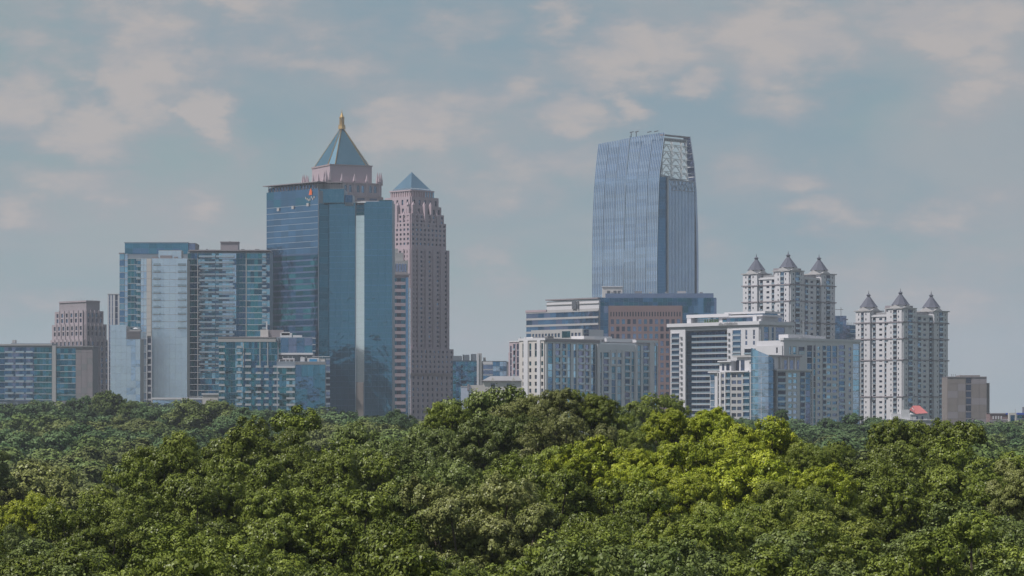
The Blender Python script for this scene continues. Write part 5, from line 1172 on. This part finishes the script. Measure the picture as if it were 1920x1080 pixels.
def tree(px, ytop, D, wpx, var, mat, label, name='broadleaf_tree', group=None, rot=None, zmin=8.0):
    x = (px - 960) / F * D; g = terrain(x, D); top = CAM + (HY - ytop) / F * D
    o = bpy.data.objects.new(name, None); col.objects.link(o)
    wpx *= 1.38 if D < 300 and wpx > 160 else 1.12; sx = (wpx / 2 * D / F) / 7.0; hz = max(top - g, zmin); g = top - hz if hz == zmin else g
    cz = min(max(hz / 19.6, sx * .8), sx * 1.18); o.location = (x, D, g); o.rotation_euler = (0, 0, R.uniform(0, 6.28) if rot is None else rot)
    o['label'] = label; o['category'] = 'tree'
    if group: o['group'] = group
    c = bpy.data.objects.new('crown', var[0]); lk(c, o); c.scale = (sx, sx, cz); c.location = (0, 0, hz - 19.6 * cz); c.material_slots[0].link = 'OBJECT'; c.material_slots[0].material = mat
    tk = lk(bpy.data.objects.new('trunk', var[1]), o); tk.scale = (sx, sx, cz); tk.location = c.location
    if hz > 19.6 * cz + 1: bl = lk(bpy.data.objects.new('lower_trunk', LOWT), o); bl.scale = (sx, sx, hz - 19.6 * cz + 1)
    return o
hand = [
 (555, 768, 236, 300, NEAR[0], L_DARK, 'dark green oak whose crown peaks just below the slot in the blue tower'),
 (410, 808, 220, 260, NEAR[1], L_DARK, 'dark oak left of the one below the blue tower, crown stepping down leftwards'),
 (290, 868, 205, 260, NEAR[2], L_DARK, 'dark oak on the left slope of the big foreground canopy, above the valley'),
 (190, 945, 185, 230, NEAR[3], L_DARK, 'lowest dark oak at the left foot of the foreground canopy slope'),
 (730, 800, 262, 230, NEAR[4], L_MID, 'evenly rounded green tree below the gap between blue tower and pink high rise'),
 (850, 806, 255, 210, NEAR[5], L_MID, 'rounded green tree below the foot of the pink high rise, right of its twin crown'),
 (835, 756, 275, 130, LOBED[0], L_DARK, 'dark green tree hiding the foot of the pink high rise'),
 (910, 727, 282, 170, LOOSE[0], L_MID, 'tall loose crowned green tree in front of the cream gabled house'),
 (985, 742, 268, 140, LOBED[1], L_OLIVE, 'olive tree between the gabled house and the cream condominium'),
 (1045, 728, 262, 95, LOOSE[1], L_OLIVE, 'slim ragged olive tree in front of the cream condominium'),
 (1115, 733, 262, 110, LOBED[2], L_LIGHT, 'light green tree with upright crown before the blue glass bays of the cream condominium'),
 (1175, 778, 250, 130, NEAR[0], L_LIGHT, 'low light green tree right of the two upright olive crowns'),
 (1230, 741, 420, 150, NEAR[3], L_DARK, 'darker farther tree at the foot of the white hotel'),
 (1150, 765, 400, 140, NEAR[2], L_MID, 'farther muted green tree left of the dark one below the white hotel'),
 (1256, 767, 212, 108, LOBED[0], L_BRIGHT, 'yellow green round treetop directly below the white hotel'),
 (1333, 766, 212, 125, LOBED[1], L_BRIGHT, 'yellow green round treetop below the blue recess of the white hotel'),
 (1440, 786, 206, 190, LOBED[2], L_BRIGHT, 'yellow green domed tree below the rounded glass bay'),
 (1520, 832, 200, 150, LOBED[0], L_LIGHT, 'light green tree at the right shoulder of the bright clump'),
 (1115, 822, 205, 190, LOBED[1], L_BRIGHT, 'yellow green tree at the left end of the bright clump'),
 (1215, 835, 202, 150, LOBED[2], L_BRIGHT, 'yellow green tree in the middle left of the bright clump'),
 (1310, 826, 200, 190, LOBED[0], L_BRIGHT, 'yellow green tree in the middle of the bright clump, above a dark hollow'),
 (1400, 850, 192, 220, LOBED[1], L_BRIGHT, 'yellow green tree low in the bright clump, right of its dark hollow'),
 (1295, 882, 186, 150, LOBED[2], L_BRIGHT, 'lowest small yellow green crown in the middle of the bright clump'),
 (1500, 905, 180, 200, NEAR[1], L_LIGHT, 'lowest light green tree on the right side of the bright clump'),
 (1725, 790, 225, 260, NEAR[5], L_DARK, 'dark green domed oak below the red roofed cottage'),
 (1630, 836, 212, 210, NEAR[4], L_DARK, 'dark oak left of the dome below the red roofed cottage'),
 (1830, 828, 214, 250, NEAR[2], L_DARK, 'dark oak right of the dome below the tan brick block'),
 (1925, 866, 175, 160, LOBED[2], L_OLIVE, 'lighter olive tree cut off by the right border'),
 (1700, 880, 192, 300, NEAR[1], L_DARK, 'dark oak low in the centre of the right hand dome'),
 (1570, 905, 190, 190, NEAR[3], L_DARK, 'shadowed dark oak between the yellow green clump and the right hand dome'),
 (1850, 900, 182, 260, NEAR[0], L_DARK, 'dark oak low on the right of the right hand dome'),
 (55, 868, 340, 210, MIDV[0], L_OLIVE, 'olive tree at the left border above the bright bush'),
 (-25, 846, 330, 110, NEAR[5], L_MID, 'green tree cut off by the left border above the valley'),
 (150, 900, 320, 150, MIDV[1], L_OLIVE, 'muted olive tree right of the one at the left border'),
 (62, 926, 240, 150, LOBED[1], L_BRIGHT, 'small bright yellow green tree near the left border'),
 (15, 985, 225, 130, NEAR[2], L_MID, 'mid green tree at the left border below the bright one'),
 (140, 962, 240, 130, NEAR[4], L_OLIVE, 'pale olive tree right of the small bright tree at left'),
 (10, 1035, 185, 240, NEAR[0], L_OLIVE, 'olive foreground tree in the bottom left corner'),
 (1062, 778, 246, 190, NEAR[3], L_OLIVE, 'broad olive tree filling the gap below the slim ragged olive crown'),
 (965, 782, 252, 200, NEAR[5], L_MID, 'broad green tree below the tall loose crowned one'),
 (492, 786, 232, 210, NEAR[2], L_DARK, 'dark oak just left of the oak that peaks below the blue tower'),
 (340, 838, 214, 190, NEAR[5], L_DARK, 'dark oak halfway down the left slope of the foreground canopy'),
 (1385, 808, 205, 150, LOBED[2], L_BRIGHT, 'yellow green tree bridging the round treetops and the domed one'),
 (1545, 872, 186, 150, LOBED[1], L_BRIGHT, 'yellow green tree at the right end of the bright clump beside the dark dome'),
 (1185, 872, 192, 150, LOBED[0], L_BRIGHT, 'yellow green tree low on the left side of the bright clump'),
 (1440, 925, 170, 190, LOBED[2], L_LIGHT, 'light green tree below the bright clump, right of its centre'),
 (1320, 945, 165, 190, LOBED[1], L_LIGHT, 'light green tree below the bright clump, left of its centre'),
 (700, 862, 205, 260, NEAR[2], L_DARK, None), (580, 852, 208, 220, NEAR[5], L_DARK, None), (850, 868, 203, 260, NEAR[3], L_MID, None),
 (985, 842, 215, 200, NEAR[1], L_DARK, None), (470, 862, 200, 240, NEAR[4], L_DARK, None), (370, 905, 188, 250, NEAR[0], L_DARK, None),
 (1040, 880, 190, 230, NEAR[4], L_DARK, None), (1150, 905, 182, 230, NEAR[0], L_DARK, None),
]
for h_ in hand:
    if h_[6]: tree(*h_)
    else: tree(*h_[:6], 'green oak crown in the unbroken lower part of the foreground canopy', group='foreground canopy trees')
rows_ = [(166, 938, 1.0, 300, 34), (141, 990, 1.0, 350, 36), (118, 1036, 1.0, 400, 24)]
for D, y, _, step, jit in rows_:
    px = -60 + R.uniform(0, 80)
    while px < 2020:
        yy = y + R.uniform(-jit, jit) - (14 if 500 < px < 1000 else 0) + (0 if px > 280 else 75 if D > 160 else 45 if D > 130 else 15)
        if D > 160 and 1230 < px < 1580: yy += 60
        tree(px, yy, D + R.uniform(-6, 6), R.uniform(.98, 1.2) * step, R.choice(NEAR), R.choice([L_DARK, L_DARK, L_MID, L_OLIVE] if 380 < px < 1050 else [L_DARK, L_DARK, L_MID, L_LIGHT if 1050 < px < 1550 else L_MID]),
             'green oak crown in the unbroken lower part of the foreground canopy', group='foreground canopy trees')
        px += step * R.uniform(.85, 1.12)
fgx = [-100, 0, 130, 200, 290, 400, 555, 640, 730, 850, 910, 1045, 1115, 1175, 1256, 1333, 1440, 1540, 1630, 1725, 1830, 2050]
fgy = [850, 850, 930, 930, 868, 808, 768, 795, 800, 790, 727, 728, 733, 778, 767, 766, 786, 845, 836, 790, 828, 866]
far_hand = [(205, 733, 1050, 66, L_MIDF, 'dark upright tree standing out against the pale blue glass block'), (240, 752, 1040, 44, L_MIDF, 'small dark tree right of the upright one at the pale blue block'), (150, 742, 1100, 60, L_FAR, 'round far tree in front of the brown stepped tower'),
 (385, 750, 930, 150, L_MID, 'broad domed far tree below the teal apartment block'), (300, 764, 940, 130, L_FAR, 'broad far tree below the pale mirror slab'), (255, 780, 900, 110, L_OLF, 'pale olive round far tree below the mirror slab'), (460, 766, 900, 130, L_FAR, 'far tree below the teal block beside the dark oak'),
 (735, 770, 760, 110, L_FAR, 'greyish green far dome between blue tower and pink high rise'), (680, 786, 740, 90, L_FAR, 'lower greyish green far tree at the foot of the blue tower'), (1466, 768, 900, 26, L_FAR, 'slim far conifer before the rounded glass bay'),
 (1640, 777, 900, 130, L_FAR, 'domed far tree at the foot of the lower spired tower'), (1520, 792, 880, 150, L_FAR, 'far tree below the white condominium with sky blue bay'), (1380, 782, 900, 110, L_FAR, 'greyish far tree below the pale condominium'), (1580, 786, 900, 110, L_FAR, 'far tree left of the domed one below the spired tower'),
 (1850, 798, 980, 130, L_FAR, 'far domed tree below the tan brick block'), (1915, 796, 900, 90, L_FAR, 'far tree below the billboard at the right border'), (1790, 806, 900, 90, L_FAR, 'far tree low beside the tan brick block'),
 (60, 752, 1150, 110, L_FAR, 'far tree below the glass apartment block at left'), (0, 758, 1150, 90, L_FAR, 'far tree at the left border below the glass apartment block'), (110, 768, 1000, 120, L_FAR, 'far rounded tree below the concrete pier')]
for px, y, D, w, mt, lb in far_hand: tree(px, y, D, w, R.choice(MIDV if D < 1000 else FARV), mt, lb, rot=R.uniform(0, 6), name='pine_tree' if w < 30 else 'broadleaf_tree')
nfar = 0
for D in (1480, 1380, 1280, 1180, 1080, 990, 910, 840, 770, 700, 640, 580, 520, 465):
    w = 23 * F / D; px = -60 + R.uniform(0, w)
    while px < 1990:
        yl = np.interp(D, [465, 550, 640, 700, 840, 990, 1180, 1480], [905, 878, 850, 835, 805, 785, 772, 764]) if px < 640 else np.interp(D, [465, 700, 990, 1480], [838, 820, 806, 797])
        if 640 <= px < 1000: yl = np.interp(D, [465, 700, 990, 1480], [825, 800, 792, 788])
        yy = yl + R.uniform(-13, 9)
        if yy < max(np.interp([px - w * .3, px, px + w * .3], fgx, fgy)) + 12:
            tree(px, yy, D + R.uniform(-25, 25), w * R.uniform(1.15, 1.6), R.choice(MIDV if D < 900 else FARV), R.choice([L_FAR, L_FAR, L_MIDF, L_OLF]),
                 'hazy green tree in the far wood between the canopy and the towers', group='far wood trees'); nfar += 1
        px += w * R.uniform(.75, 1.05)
print('far trees', nfar)

def haze():
    bm = bmesh.new(); bmesh.ops.create_cube(bm, size=1.0)
    me = bpy.data.meshes.new('haze'); bm.to_mesh(me); bm.free()
    o = lk(bpy.data.objects.new('haze', me)); o['kind'] = 'stuff'
    x0, x1, y0, y1, z0, z1 = -4900, 4900, -1000, 8900, -6.6, 272
    o.location = ((x0 + x1) / 2, (y0 + y1) / 2, (z0 + z1) / 2); o.scale = (x1 - x0, y1 - y0, z1 - z0)
    m = bpy.data.materials.new('haze'); m.use_nodes = True; t = m.node_tree; t.nodes.clear()
    out = t.nodes.new('ShaderNodeOutputMaterial'); v = t.nodes.new('ShaderNodeVolumePrincipled')
    v.inputs['Color'].default_value = (.80, .85, 1.0, 1); v.inputs['Density'].default_value = HAZE_DENSITY
    t.links.new(v.outputs[0], out.inputs['Volume']); me.materials.append(m)
    o.visible_shadow = True
haze()
print('objects', len(bpy.data.objects))
